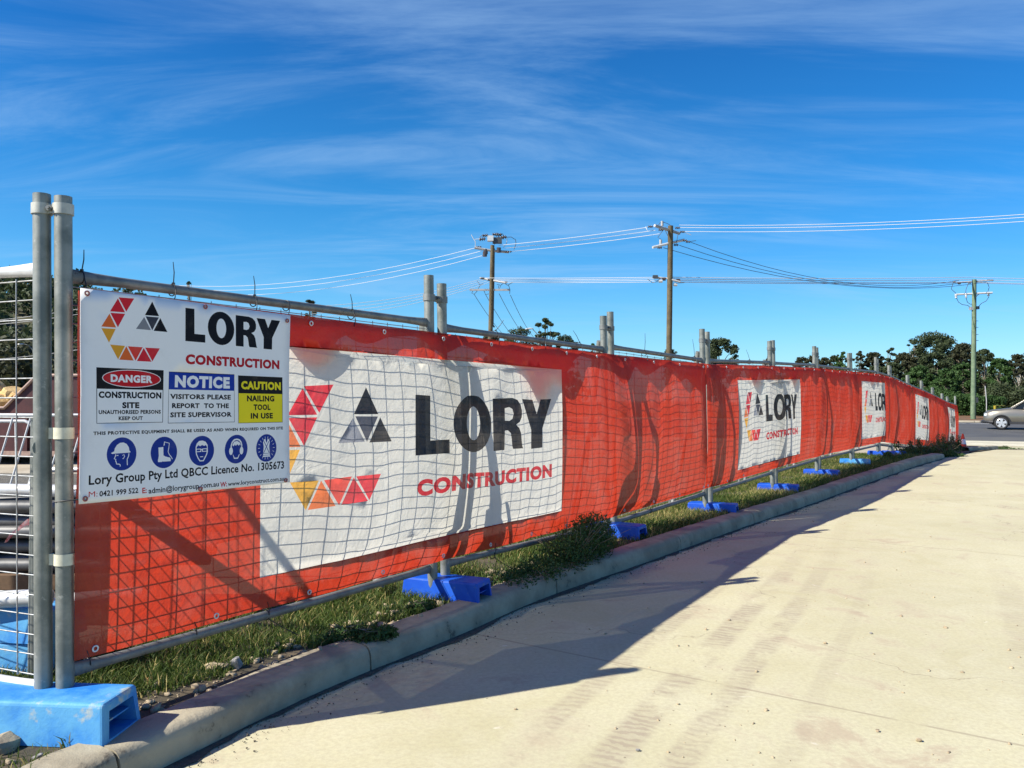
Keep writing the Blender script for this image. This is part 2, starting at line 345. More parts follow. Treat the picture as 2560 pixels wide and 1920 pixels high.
for k in range(-10, 12):
    sheet('lane_dash', [U(k*9+4.6-1.2, 5.6), U(k*9+4.6+1.8, 5.6), U(k*9+4.6+1.8, 5.74), U(k*9+4.6-1.2, 5.74)], 3, far_z, paint_m, lift=.005)
mulch = sheet('far_verge', [U(-140, 18.7), U(140, 18.7), U(140, 90), U(-140, 90)], 4, far_z, simple('orange_mulch', (.16, .07, .03), (.09, .065, .03), 1.4, .95, 0, .8, .03, (.3, .12, .04), 3))
fk = MB()
for u in range(-100, 101, 4):
    a = road_pt(u, 18.57, .07); fk.box(a, (3.97, .26, .15), Matrix.Rotation(math.atan2(RU.y, RU.x), 3, 'Z'))
setp(fk.build('far_kerb', simple('far_kerb_concrete', (.42, .38, .29), (.35, .3, .22), 2, .9)), kind='structure')
kback = [tuple(KPt(s, .11))[:2] for s in np.arange(.25, KS[-1], .5)]
vpoly = [(-1.95, 2.85), ]+kback+[(11.0, 20.3), (12.2, 22.0), (13.9, 24.2), (16.2, 27.2), (18.3, 30.1), (19.2, 31.2), U(-6, -4.7), U(-8, -.2), U(-110, -.2), (-90, -12), (-3.2, -12), (-2.7, 1.0)]
verge = sheet('verge', vpoly, .8, verge_z, soil_m)
spoly = [tuple(FP(s, 0, -.95))[:2] for s in np.arange(.2, 33, 1.2)]+[U(-10, -3), U(-100, -3), (-85, -10), (-4.8, -10), (-3.8, 3.1)]
sheet('site_ground', spoly, 1.0, verge_z, site_m, lift=.012)
sheet('gravel_yard', [(-14, 7.2), (-3.2, 6.6), (-2.2, 9), (-4, 14), (-18, 15)], .8, verge_z, simple('dark_gravel', (.10, .095, .08), (.18, .165, .13), 14, .95, 0, 1, .03, (.3, .27, .2), 30), lift=.022)
kerb = empty('kerb', KPt(0), kind='structure')
cuts = [.12, .42, 1.95, 4.05, 6.3, 8.4, 10.4, 12.6, 14.7, 16.8, 18.9, 20.6, KS[-1]]
prof = [(-.012, -.05), (-.004, .085), (.008, .115), (.028, .133), (.055, .14), (.19, .147), (.208, .138), (.215, .115), (.215, -.05)]
for i in range(len(cuts)-1):
    a, b = cuts[i]+.006, cuts[i+1]-.006; n = max(2, int((b-a)/.12)); mb = MB(); vs = []
    for k in range(n+1):
        s = a+(b-a)*k/n
        rise = 0 if s < KS[-1]-.6 else -.03
        for (o, z) in prof:
            if k in (0, n): o = .137+(o-.137)*.985
            wob = .0022*noise.noise(Vector((s*5, o*9, i)))*2
            if i == 0: wob += .02*noise.noise(Vector((s*14, o*18, z*20)))
            p = KPt(s, o+wob); p.z += z+wob+rise; vs.append(p)
    m = len(prof); mb.add(vs, [(k*m+j, (k+1)*m+j, (k+1)*m+j+1, k*m+j+1) for k in range(n) for j in range(m-1)], True)
    mb.add(vs[:m], [tuple(range(m))]); mb.add(vs[-m:], [tuple(reversed(range(m)))])
    mb.build('kerb_stone', kerb_m, kerb)
mb = MB()                                                        # the short stub of kerb beyond the weeds
vs = []
for k in range(13):
    t = k/12; p = Vector((14.6, 25.6, 0)).lerp(Vector((17.6, 29.0, 0)), t); d = Vector((.662, .75, 0)); q = Vector((-d.y, d.x, 0))
    for (o, z) in prof: v = p+q*o; v.z = drive_z(v.x, v.y)+z; vs.append(v)
m = len(prof); mb.add(vs, [(k*m+j, (k+1)*m+j, (k+1)*m+j+1, k*m+j+1) for k in range(12) for j in range(m-1)], True); mb.add(vs[-m:], [tuple(reversed(range(m)))])
mb.build('kerb_stone', kerb_m, kerb)
# dirt washed against the foot of the kerb
vs = []; n = 200
for k in range(n+1):
    s = .3+(KS[-1]-.4)*k/n
    w = max(.02, .05+.09*noise.noise(Vector((s*1.3, 0, 3)))+.05*noise.noise(Vector((s*6, 1, 3)))+.03*noise.noise(Vector((s*19, 1, 3)))) 
    for o in (.02, -w): p = KPt(s, o); p.z += .005; vs.append(p)
mb = MB().add(vs, [(2*k, 2*k+1, 2*k+3, 2*k+2) for k in range(n)]); setp(mb.build('dirt_strip', grit_m), 'strip of dark dirt washed against the foot of the kerb', None, None, 'stuff')
def pebbles(name, label, gen, n, r0, r1, mat, seed=3):
    rng = np.random.default_rng(seed); t = (1+5**.5)/2
    ico = np.array([(-1,t,0),(1,t,0),(-1,-t,0),(1,-t,0),(0,-1,t),(0,1,t),(0,-1,-t),(0,1,-t),(t,0,-1),(t,0,1),(-t,0,-1),(-t,0,1)])/1.9
    F = np.array([(0,11,5),(0,5,1),(0,1,7),(0,7,10),(0,10,11),(1,5,9),(5,11,4),(11,10,2),(10,7,6),(7,1,8),(3,9,4),(3,4,2),(3,2,6),(3,6,8),(3,8,9),(4,9,5),(2,4,11),(6,2,10),(8,6,7),(9,8,1)])
    V = []; Q = []; T = []
    for i in range(n):
        x, y, z = gen(rng); r = r0+(r1-r0)*rng.random()**3
        v = ico*r*(1+.35*rng.standard_normal((12, 1)))*np.array([1, rng.uniform(.6, 1), rng.uniform(.5, .8)])
        a = rng.random()*6.28; c, s_ = math.cos(a), math.sin(a); v = v@np.array([[c, -s_, 0], [s_, c, 0], [0, 0, 1]])
        V.append(v+[x, y, z+r*.25]); Q.append(F+12*i); T += [rng.random()]*20
    o = fastmesh(name, np.concatenate(V), np.concatenate(Q), mat, None, T); setp(o, label, None, None, 'stuff')
def g1(rng):
    s = .4+rng.random()*(KS[-1]-.8)*rng.random()**.5; o = .01-abs(rng.standard_normal())*.09; p = KPt(s, o); return p.x, p.y, p.z+.004
pebbles('grit', 'loose grit and small stones along the foot of the kerb', g1, 2600, .002, .006, grit_m)
def g2(rng):
    y = 2.8+rng.random()**1.7*16; x = rng.uniform(-.3, 1)*y*.62+1.0; return x, y, drive_z(x, y)
pebbles('pebbles', 'scattered pebbles lying on the pale concrete driveway', g2, 420, .004, .013, stone_m, 9)
def g3(rng):
    s = rng.uniform(0, 5); p = FP(s, 0, rng.uniform(-.1, .27)); return p.x, p.y, verge_z(p.x, p.y)
pebbles('rubble_chips', 'small stone chips and bark scattered in the grass', g3, 700, .006, .03, stone_m, 12)

# ------------------------------------------------------------------ flat print: text and shapes cut into a sheet
def text_tris(body, x0, y0, x1, y1, bold=.02, sp=1.0, res=3):
    c = bpy.data.curves.new('t', 'FONT'); c.body = body; c.offset = bold; c.resolution_u = res; c.space_character = sp
    o = bpy.data.objects.new('t', c); COL.objects.link(o); bpy.context.view_layer.update()
    me = bpy.data.meshes.new_from_object(o.evaluated_get(bpy.context.evaluated_depsgraph_get()))
    v = np.array([p.co[:2] for p in me.vertices]); me.calc_loop_triangles(); t = np.array([tuple(k.vertices) for k in me.loop_triangles])
    bpy.data.objects.remove(o); bpy.data.curves.remove(c); bpy.data.meshes.remove(me)
    lo, hi = v.min(0), v.max(0); v = (v-lo)/(hi-lo)*[x1-x0, y1-y0]+[x0, y0]
    from collections import Counter
    ct = Counter(tuple(sorted((int(a), int(b)))) for tr in t for a, b in ((tr[0], tr[1]), (tr[1], tr[2]), (tr[2], tr[0])))
    return v, t, [e for e, k in ct.items() if k == 1]
def poly_shape(pts):
    "filled outline; tessellated as one face"
    v = np.array([tuple(p) for p in pts], float); n = len(v); from mathutils.geometry import tessellate_polygon
    t = np.array(tessellate_polygon([[Vector((*p, 0)) for p in pts]])); return v, t, [(i, (i+1) % n) for i in range(n)]
def ring_shape(outer, inner):
    from mathutils.geometry import tessellate_polygon
    v = np.array(list(outer)+list(inner), float); t = np.array(tessellate_polygon([[Vector((*p, 0)) for p in outer], [Vector((*p, 0)) for p in inner]]))
    a, b = len(outer), len(inner); return v, t, [(i, (i+1) % a) for i in range(a)]+[(a+i, a+(i+1) % b) for i in range(b)]
def ell(cx, cy, rx, ry, n=28, a0=0, a1=360): return [(cx+rx*math.cos(R(a0+(a1-a0)*k/n)), cy+ry*math.sin(R(a0+(a1-a0)*k/n))) for k in range(n)]
def stroke(pts, w):
    P = [Vector(p) for p in pts]; l = []; r = []
    for i, p in enumerate(P):
        d = (P[min(i+1, len(P)-1)]-P[max(i-1, 0)]).normalized(); q = Vector((-d.y, d.x))*w/2; l.append(tuple(p+q)); r.append(tuple(p-q))
    return l+r[::-1]
def rect(a, b, c, d): return [(a, b), (c, b), (c, d), (a, d)]
def printed(name, W, H, base, shapes, step, deform, mat, parent=None, x0=0.):
    "a sheet x0..x0+W by 0..H, cut along the outlines of shapes = [(colour, (verts, tris, edges))]; deform(u, v) -> 3-D"
    pts = [Vector((x0, 0)), Vector((x0+W, 0)), Vector((x0+W, H)), Vector((x0, H))]; ed = [(0, 1), (1, 2), (2, 3), (3, 0)]
    nx, ny = max(2, round(W/step)), max(2, round(H/step)); rr = random.Random(5)
    for i in range(nx+1):
        for j in range(ny+1):
            bx = i in (0, nx); by = j in (0, ny)
            if bx and by: continue
            x = x0+W*i/nx+(0 if bx else rr.uniform(-.1, .1)*step); y = H*j/ny+(0 if by else rr.uniform(-.1, .1)*step)
            pts.append(Vector((x, y)))
    for col, (v, t, e) in shapes:
        n = len(pts); pts += [Vector((min(max(p[0], x0), x0+W), p[1])) for p in v]; ed += [(a+n, b+n) for a, b in e]
    v, e, f, *_ = delaunay_2d_cdt(pts, ed, [], 0, 1e-6)
    V = np.array([tuple(p) for p in v]); F = np.array([q for q in f if len(q) == 3]); C = V[F].mean(1)
    F = F[(C[:, 0] > x0) & (C[:, 0] < x0+W) & (C[:, 1] > 0) & (C[:, 1] < H)]; C = V[F].mean(1)
    ink = np.tile(np.array([*base, 1.0]), (len(F), 1))
    for col, (sv, st, se) in shapes:
        for tr in st:
            a, b, c = sv[tr]; lo = np.minimum(np.minimum(a, b), c); hi = np.maximum(np.maximum(a, b), c)
            idx = np.nonzero((C[:, 0] >= lo[0]) & (C[:, 0] <= hi[0]) & (C[:, 1] >= lo[1]) & (C[:, 1] <= hi[1]))[0]
            if not len(idx): continue
            p = C[idx]; cr = lambda u, w: (w[0]-u[0])*(p[:, 1]-u[1])-(w[1]-u[1])*(p[:, 0]-u[0])
            k1, k2, k3 = cr(a, b), cr(b, c), cr(c, a); ins = ((k1 >= 0) & (k2 >= 0) & (k3 >= 0)) | ((k1 <= 0) & (k2 <= 0) & (k3 <= 0))
            ink[idx[ins]] = [*col, 1]
    me = bpy.data.meshes.new(name); me.from_pydata([tuple(deform(p[0], p[1])) for p in V], [], F.tolist())
    a = me.attributes.new('ink', 'FLOAT_COLOR', 'FACE'); a.data.foreach_set('color', ink.astype(np.float32).ravel())
    me.polygons.foreach_set('use_smooth', [True]*len(F)); me.update()
    return link(me, name, parent, mat)
# logo outlines in metres, on a 1.2 x .93 m board
BLK = (.006, .007, .012); RED1 = (.60, .02, .035); RED2 = (.68, .05, .035); ORG = (.66, .13, .03); ORG2 = (.70, .19, .04); YEL = (.68, .32, .03)
GR1 = (.20, .21, .24); GR2 = (.04, .045, .065)
LOGO = [(RED1, [(.169,.911),(.242,.914),(.206,.85)]), (RED1, [(.166,.906),(.131,.844),(.201,.846)]), (RED1, [(.133,.838),(.201,.84),(.169,.776)]), (ORG, [(.129,.834),(.093,.773),(.161,.774)]),
        (YEL, [(.093,.766),(.159,.768),(.129,.704)]), (YEL, [(.134,.696),(.204,.695),(.172,.631)]), (ORG, [(.210,.694),(.177,.631),(.247,.63)]), (RED2, [(.217,.694),(.289,.694),(.256,.63)]),
        (RED1, [(.294,.691),(.262,.629),(.335,.629)]), (RED1, [(.301,.693),(.374,.694),(.339,.631)]),
        (BLK, [(.330,.91),(.295,.843),(.366,.845)]), (GR2, [(.299,.838),(.365,.839),(.333,.776)]), (GR1, [(.292,.834),(.254,.776),(.327,.776)]), (BLK, [(.372,.837),(.34,.774),(.41,.774)])]
def lory():
    L_ = [(.506,.9),(.506,.738),(.620,.738),(.620,.777),(.557,.777),(.557,.9)]
    O_ = ring_shape(ell(.719,.818,.084,.085, 30), ell(.719,.818,.031,.050, 24))
    R_ = ring_shape([(.813,.896),(.813,.735),(.865,.735),(.865,.795),(.878,.795),(.892,.785),(.897,.765),(.9,.745),(.905,.735),(.958,.735),(.953,.742),(.949,.76),(.944,.785),(.935,.8),(.918,.811),(.937,.82),(.948,.836),(.949,.857),(.942,.876),(.925,.89),(.9,.896)],
                    [(.865,.865),(.865,.826),(.885,.824),(.899,.830),(.905,.845),(.899,.861),(.885,.867)])
    Y_ = [(.952,.894),(1.009,.894),(1.031,.846),(1.053,.894),(1.113,.894),(1.060,.795),(1.060,.732),(1.001,.732),(1.001,.795)]
    return [(BLK, poly_shape(L_)), (BLK, O_), (BLK, R_), (BLK, poly_shape(Y_))]
LORY = lory(); TCON = text_tris('CONSTRUCTION', .51, .626, 1.114, .676, .058, 1.12, 4)
def place(shape, fn): v, t, e = shape; return (np.array([fn(*p) for p in v]), t, e)

# ------------------------------------------------------------------ the cloth: how it hangs
def zt(s): return float(np.interp(s, SJ, CT))
def zb(s): return float(np.interp(s, SJ, CB))
FOLDS = [(5.75, .30, .055, -.16), (6.35, .22, .03, .1), (7.62, .10, .03, .02), (2.75, .5, .03, .05), (8.1, .25, .03, -.1), (10.6, .3, .045, -.15), (13.2, .3, .045, .1), (15.3, .15, .035, 0), (16.0, .3, .045, -.1), (18.8, .25, .04, .08), (22.9, .3, .05, .1), (26.8, .3, .05, -.1), (29.6, .3, .05, .1), (32.2, .4, .05, -.1)]
def cloth_off(s, v):
    bell = math.sin(math.pi*min(max(v, 0), 1))**.6
    b = .05+.075*bell*(.55+.9*noise.noise(Vector((s*.45, 0, 7)))+.25)
    for c, w, a, sl in FOLDS:
        x = (s-c-sl*(v-.5)*2)/w
        if abs(x) < 3: b += a*math.exp(-x*x*2.5)*(.35+.65*bell)*math.cos(x*2.2)
    b += .016*noise.noise(Vector((s*2.1+v*.8, v*1.1, 1.3)))*(.4+.6*bell)
    b += .013*noise.noise(Vector((s*5.0+v*1.6, v*2.2, 4.1)))
    b = .05+(b-.05)*min(1, max(.12, (s-.9)/.8))
    tie = abs(((s+.18) % .62)/.62-.5)*2                            # 1 at a tie, 0 between ties
    b += .012*math.exp(-(1-v)*9)*(1-tie)
    b += .014*math.exp(-(1-v)*5)*math.cos((s+.18)/.62*2*math.pi)*(1-v)*6
    return max(b, .043)
def cloth_pt(s, z01):
    "z01 from 0 at the hem to 1 at the top edge"
    t, b = zt(s), zb(s); sag = .014*(1-math.cos(((s+.18) % .62)/.62*2*math.pi))/2
    t -= sag; b += .012*noise.noise(Vector((s*1.6, 2, 0)))
    z = b+(t-b)*z01
    u = s+.018*noise.noise(Vector((s*1.2, z01*2.5, 9)))*math.sin(math.pi*z01)
    o = cloth_off(s, z01); return FP(u-.62*o*(1 if s < 12 else max(0, (18-s)/6)), 1.5+(z-1.5)*(1-.3*o), o)
CREAM = (.62, .60, .53); CRED = (.53, .032, .011)
def banner(k, s0, s1, w0, w1, wb, wt, label, step, logo=True, crop=False):
    # the patch and its print in (s, metres above hem); the logo board's layout is stretched onto the patch
    H = 1.6
    t = empty('mesh_banner', FP((s0+s1)/2, zt((s0+s1)/2)), label, 'banner', 'printed mesh banners tied along the fence')
    f = lambda z: z/1.62*H
    sh = [(CREAM, poly_shape(rect(w0, wb, w1, wt)))]
    if crop: a, b = (w0+.35-.093*2.9), 2.9
    elif k == 1: a, b = 1.13-.093*2.93+.06, 2.93
    else: b = (w1-w0)/3.4*2.85; a = w0+(w1-w0)*.05-.093*b
    zf = 2.58 if k == 1 else 2.45
    zo = (.83-.676*2.45+.0) if k != 1 else None
    def fn(x, y):
        # measured: CONSTRUCTION .46-.60 above hem, LORY .73-1.15, logo .38-1.20
        if y > .72 and x > .45: yy = np.interp(y, [.73, .90], [.735, 1.165])
        elif x > .45: yy = np.interp(y, [.62, .68], [.462, .60])
        else: yy = np.interp(y, [.63, .914], [.50, 1.22])
        if x > .45: xx = np.interp(x, [.506, 1.114], [2.315 if k == 1 else w0+(w1-w0)*.385, 4.17 if k == 1 else w0+(w1-w0)*.93])
        else: xx = np.interp(x, [.093, .41], [1.11 if k == 1 else w0+(w1-w0)*.06, 2.08 if k == 1 else w0+(w1-w0)*.33])
        if crop:
            xx = np.interp(x, [.093, 1.114], [w0+.25, w0+2.85])
        return xx, yy
    if logo:
        for c, p in LOGO: sh.append((tuple(min(1, q*1.1+.01) for q in c), place(poly_shape(p), fn)))
        for c, p in LORY: sh.append((BLK, place(p, fn)))
        sh.append(((.50, .018, .03), place(TCON, fn)))
        if crop: sh.append((CRED, poly_shape(rect(w1, 0.01, min(s1, w1+.5), H-.01))))
    printed('cloth', s1-s0, H, CRED, sh, step, lambda u, v: cloth_pt(u, v/H), cloth, t, x0=s0)
    # the double hem folded back behind the top edge hangs in scallops and darkens the cloth there
    mb = MB(); n = max(8, int((s1-s0)/.06)); vs = []
    for i in range(n+1):
        s = s0+(s1-s0)*i/n; w = .035+(.05+.16*abs(math.sin((s+.18)/.62*math.pi+.5*noise.noise(Vector((s*2, 9, k)))))**1.3)*max(.15, .6+1.3*noise.noise(Vector((s*1.1, 5, k))))+.3*max(0, noise.noise(Vector((s*.55+.3, 2, k+4)))-.05)
        for j in range(4):
            p = FP(s, zt(s)-.004-w*j/3, .038-.012*math.sin(j*1.1)-.02*j/3*(1+noise.noise(Vector((s*3, j, 2))))); vs.append(p)
    mb.add(vs, [(4*i+j, 4*i+j+1, 4*i+j+5, 4*i+j+4) for i in range(n) for j in range(3)], True)
    o = mb.build('hem_flap', cloth, t); a = o.data.attributes.new('ink', 'FLOAT_COLOR', 'FACE')
    a.data.foreach_set('color', np.tile([*CRED, 1], len(o.data.polygons)).astype(np.float32))
    # eyelets along both edges
    if s0 < 20:
        for e, s in enumerate(np.arange(s0+.09, s1, .62)):
            for v in (.985, .02):
                if s > 9 and v < .5: continue
                p = cloth_pt(s, v); d = fdir(max(s, .2)); nrm = Vector((d[1], -d[0], 0)); rg = MB()
                q = [p+nrm*.004+(Vector((d[0], d[1], 0))*math.cos(a_)+Vector((0, 0, 1))*math.sin(a_))*.012 for a_ in np.linspace(0, 2*math.pi, 13)]
                rg.tube(q, .004, 5, False); rg.build('eyelet', galv_w, t)
banner(1, .06, 7.62, 1.04, 4.39, .17, 1.42, 'red mesh banner with the largest white logo panel, behind the safety sign', .055)
banner(2, 7.635, 15.31, 8.72, 11.68, .13, 1.40, 'red mesh banner with the second white logo panel, past the third pair of fence posts', .065)
banner(3, 15.325, 22.9, 16.45, 19.02, .15, 1.42, 'red mesh banner at the fence corner, its white logo panel cut off', .08, crop=True)
banner(4, 22.915, 29.6, 23.55, 25.95, .16, 1.42, 'red mesh banner with the narrow white logo panel just beyond the fence corner', .1)
banner(5, 29.615, 33.95, 30.3, 32.3, .14, 1.42, 'farthest red mesh banner, ending beside the traffic cone', .1)

# ------------------------------------------------------------------ the safety sign
def sign():
    WH = (.80, .80, .80); NAVY = (.012, .035, .25); SBLK = (.01, .01, .013); SY = (.82, .68, .02); SR = (.5, .012, .02); SB = (.01, .04, .32)
    t = empty('safety_sign', FP(.65, 1.05, .1), 'white safety sign with warning panels and blue symbols tied over the largest banner', 'sign')
    T = text_tris; sh = []
    add = lambda c, s: sh.append((c, s))
    for c, p in LOGO: add(c, poly_shape(p))
    for c, p in LORY: add(c, p)
    add((.42, .01, .02), TCON)
    # danger
    add(SBLK, poly_shape(rect(.070, .345, .397, .592))); add(WH, poly_shape(rect(.0725, .3475, .3945, .498)))
    add(WH, poly_shape(ell(.24, .547, .144, .0405, 36))); add(SR, poly_shape(ell(.24, .547, .1405, .0375, 36)))
    add(WH, T('DANGER', .136, .529, .342, .564, .055, 1.12)); add(SBLK, T('CONSTRUCTION', .079, .457, .388, .487, .055, 1.1))
    add(SBLK, T('SITE', .190, .412, .275, .440, .055, 1.1)); add(SBLK, T('UNAUTHORISED PERSONS', .079, .386, .386, .4045, .045, 1.08, 2)); add(SBLK, T('KEEP OUT', .172, .358, .292, .3755, .045, 1.08, 2))
    # notice
    add(SBLK, poly_shape(rect(.424, .340, .803, .587))); add(WH, poly_shape(rect(.4265, .3425, .8005, .502))); add(SB, poly_shape(rect(.4265, .502, .8005, .5845)))
    add(WH, T('NOTICE', .457, .512, .773, .572, .06, 1.15)); add(SBLK, T('VISITORS PLEASE', .434, .456, .779, .481, .045, 1.08, 2))
    add(SBLK, T('REPORT  TO THE', .445, .412, .767, .437, .045, 1.08, 2)); add(SBLK, T('SITE SUPERVISOR', .436, .368, .785, .393, .045, 1.08, 2))
    # caution
    add(SBLK, poly_shape(rect(.827, .334, 1.137, .583))); add(SY, poly_shape(rect(.8295, .3365, 1.1345, .49)))
    add(SY, T('CAUTION', .847, .511, 1.125, .555, .055, 1.1)); add(SBLK, T('NAILING', .884, .448, 1.077, .480, .05, 1.1)); add(SBLK, T('TOOL', .928, .402, 1.048, .433, .05, 1.1)); add(SBLK, T('IN USE', .908, .356, 1.065, .387, .05, 1.1))
    add(SBLK, T('THIS PROTECTIVE EQUIPMENT SHALL BE USED AS AND WHEN REQUIRED ON THIS SITE', .056, .292, 1.138, .3105, .045, 1.1, 2))
    cs = [(.188, .207), (.404, .203), (.612, .201), (.818, .2005), (1.018, .198)]
    for i, (cx, cy) in enumerate(cs): add(NAVY, poly_shape(ell(cx, cy, .0715, .0745, 40)))
    def S(i, pts): add(WH, poly_shape([(cs[i][0]+a*.01, cs[i][1]+b*.01) for a, b in pts]))
    def D(i, pts, c=NAVY): add(c, poly_shape([(cs[i][0]+a*.01, cs[i][1]+b*.01) for a, b in pts]))
    # 1 hard hat on a head in profile
    S(0, [(-5.2,.6),(-4.6,.2),(-3.2,.3),(3.9,.4),(4.2,.8),(3.6,1.3),(3.3,2.9),(2.2,4.4),(.7,5.1),(-.9,5.0),(-2.4,4.1),(-3.4,2.6),(-3.7,1.3)])
    S(0, stroke([(-3.0,-.1),(-3.1,-.9),(-3.7,-2.0),(-2.9,-2.3),(-3.0,-3.0),(-2.7,-3.6),(-2.6,-4.4),(-1.4,-4.5),(-.8,-4.9),(-.9,-5.6)], .38))
    S(0, stroke([(3.4,.1),(3.2,-1.2),(2.5,-2.6),(2.6,-5.2)], .38)); S(0, stroke([(.2,-.7),(1.0,-.4),(1.3,-1.1),(.8,-2.0),(.3,-2.2)], .3)); S(0, stroke([(-2.6,-.6),(-1.7,-.6)], .35))
    # 2 boot
    S(1, [(-3.0,2.4),(-.4,2.6),(-.3,-1.4),(.8,-2.0),(3.2,-2.6),(3.6,-3.3),(3.6,-4.3),(-.6,-4.3),(-.8,-4.0),(-1.0,-4.4),(-3.2,-4.4),(-3.3,-3.6),(-2.8,-1.5)])
    S(1, stroke([(-.1,3.2),(.2,5.0),(2.9,4.2),(2.5,1.6),(2.2,.2),(2.9,-1.2),(4.0,-2.4),(4.5,-3.4)], .35)); S(1, stroke([(.2,5.0),(.2,3.4)], .3))
    # 3 goggles
    S(2, [(-3.4,-.4),(-3.4,2.0),(-2.9,3.6),(-1.6,4.9),(.4,5.1),(2.2,4.4),(3.3,2.8),(3.5,-.4),(3.2,-1.8),(2.2,-3.6),(1.2,-5.2),(-1.1,-5.2),(-2.2,-3.6),(-3.1,-1.8)])
    D(2, [(-2.9,-.2),(-2.9,1.9),(-1.9,2.9),(-.9,2.3),(.2,2.9),(1.3,2.4),(2.4,2.8),(3.0,1.9),(3.0,-.2),(2.6,-1.7),(1.7,-3.3),(.9,-4.7),(-.8,-4.7),(-1.8,-3.3),(-2.6,-1.7)])
    S(2, rect(-3.3, -.5, -.25, 1.1)); S(2, rect(.25, -.5, 3.3, 1.1)); S(2, rect(-.3, .4, .3, .8)); D(2, rect(-2.8, -.15, -.7, .75)); D(2, rect(.7, -.15, 2.8, .75)); S(2, rect(-.8, -3.1, .9, -2.75))
    # 4 ear muffs
    S(3, [(-3.6,-.4),(-3.6,2.0),(-3.0,3.8),(-1.6,5.2),(.2,5.5),(2.0,5.0),(3.2,3.6),(3.7,2.0),(3.6,-.4)])
    D(3, [(-2.9,-.4),(-2.9,2.0),(-2.3,3.5),(-1.2,4.4),(.2,4.7),(1.6,4.3),(2.6,3.2),(3.0,2.0),(3.0,-.4)])
    S(3, [(-2.6,2.2),(-1.5,3.9),(.5,4.2),(2.2,3.2),(2.7,1.8),(2.0,2.4),(1.5,1.7),(.6,2.5),(-.4,1.8),(-1.1,2.4),(-1.9,1.5)])
    S(3, ell(-3.3, -.9, 1.15, 2.0, 16)); S(3, ell(3.3, -.9, 1.15, 2.0, 16)); S(3, [(-2.2,-2.6),(-1.3,-5.0),(1.2,-5.0),(2.2,-2.6),(1.7,-2.9),(.9,-4.4),(-1.0,-4.4),(-1.8,-2.9)])
    # 5 safety vest
    S(4, [(-2.3,-3.8),(-1.9,.8),(-2.4,3.0),(-1.5,4.8),(-.7,4.8),(-.2,3.0),(.3,3.0),(.8,4.8),(1.6,4.8),(2.4,3.0),(1.9,.8),(2.4,-3.8)])
    D(4, stroke([(-1.7,3.6),(1.9,-2.6)], .4)); D(4, stroke([(1.7,3.6),(-1.9,-2.6)], .4)); D(4, rect(-2.3, -3.0, 2.35, -2.75)); S(4, rect(-2.4, -4.8, 2.5, -4.0))
    for a in range(0, 360, 20): S(4, stroke([(4.6*math.cos(R(a)), 5.0*math.sin(R(a))), (5.8*math.cos(R(a)), 6.3*math.sin(R(a)))], .22))
    add(SBLK, T('Lory Group Pty Ltd QBCC Licence No. 1305673', .039, .066, 1.143, .122, .026, 1.02, 2))
    v = T('M:', .040, .026, .078, .050, 0, 1, 2); add(SR, v); add(SBLK, T('0421 999 522', .086, .024, .268, .0495, .03, 1.03, 2)); add(SR, T('E:', .288, .020, .311, .046, .03, 1, 2))
    add(SBLK, T('admin@lorygroup.com.au', .320, .008, .716, .044, .022, 1.0, 2)); add(SR, T('W:', .724, .011, .765, .037, .03, 1, 2)); add(SBLK, T('www.loryconstruct.com.au', .771, .006, 1.141, .035, .022, 1.0, 2))
    W, H = 1.185, .932
    def dfm(u, v):
        s = u*.982+.068-.05; z = 1.064+v*.974-.010*(u/W)
        off = .088+.008*math.sin(u*3.1+.5)+.005*math.sin(u*7+v*5)+.004*noise.noise(Vector((u*3, v*3, 0)))+(0.012 if v < .03 else 0)*0
        off = max(off, cloth_off(s, (z-zb(s))/(zt(s)-zb(s)))+.006) if False else off
        return FP(s, z, off)
    o = printed('sign_board', W, H, WH, sh, .06, dfm, vinyl, t)
    so = o.modifiers.new('thick', 'SOLIDIFY'); so.thickness = .002; so.offset = -1
    for (u, v) in ((.026, .912), (.62, .917), (1.161, .899), (.024, .021), (.605, .007+.006), (1.152, .014)):
        p = dfm(u, v); d = fdir(.5); n_ = Vector((d[1], -d[0], 0)); q = [p+n_*.004+(Vector((d[0], d[1], 0))*math.cos(a)+Vector((0, 0, 1))*math.sin(a))*.009 for a in np.linspace(0, 2*math.pi, 13)]
        mb = MB(); mb.tube(q, .0035, 5, False); mb.build('eyelet', simple('reddish_eyelet', (.35, .1, .09), rough=.4), t)
    return dfm
SIGN_F = sign()

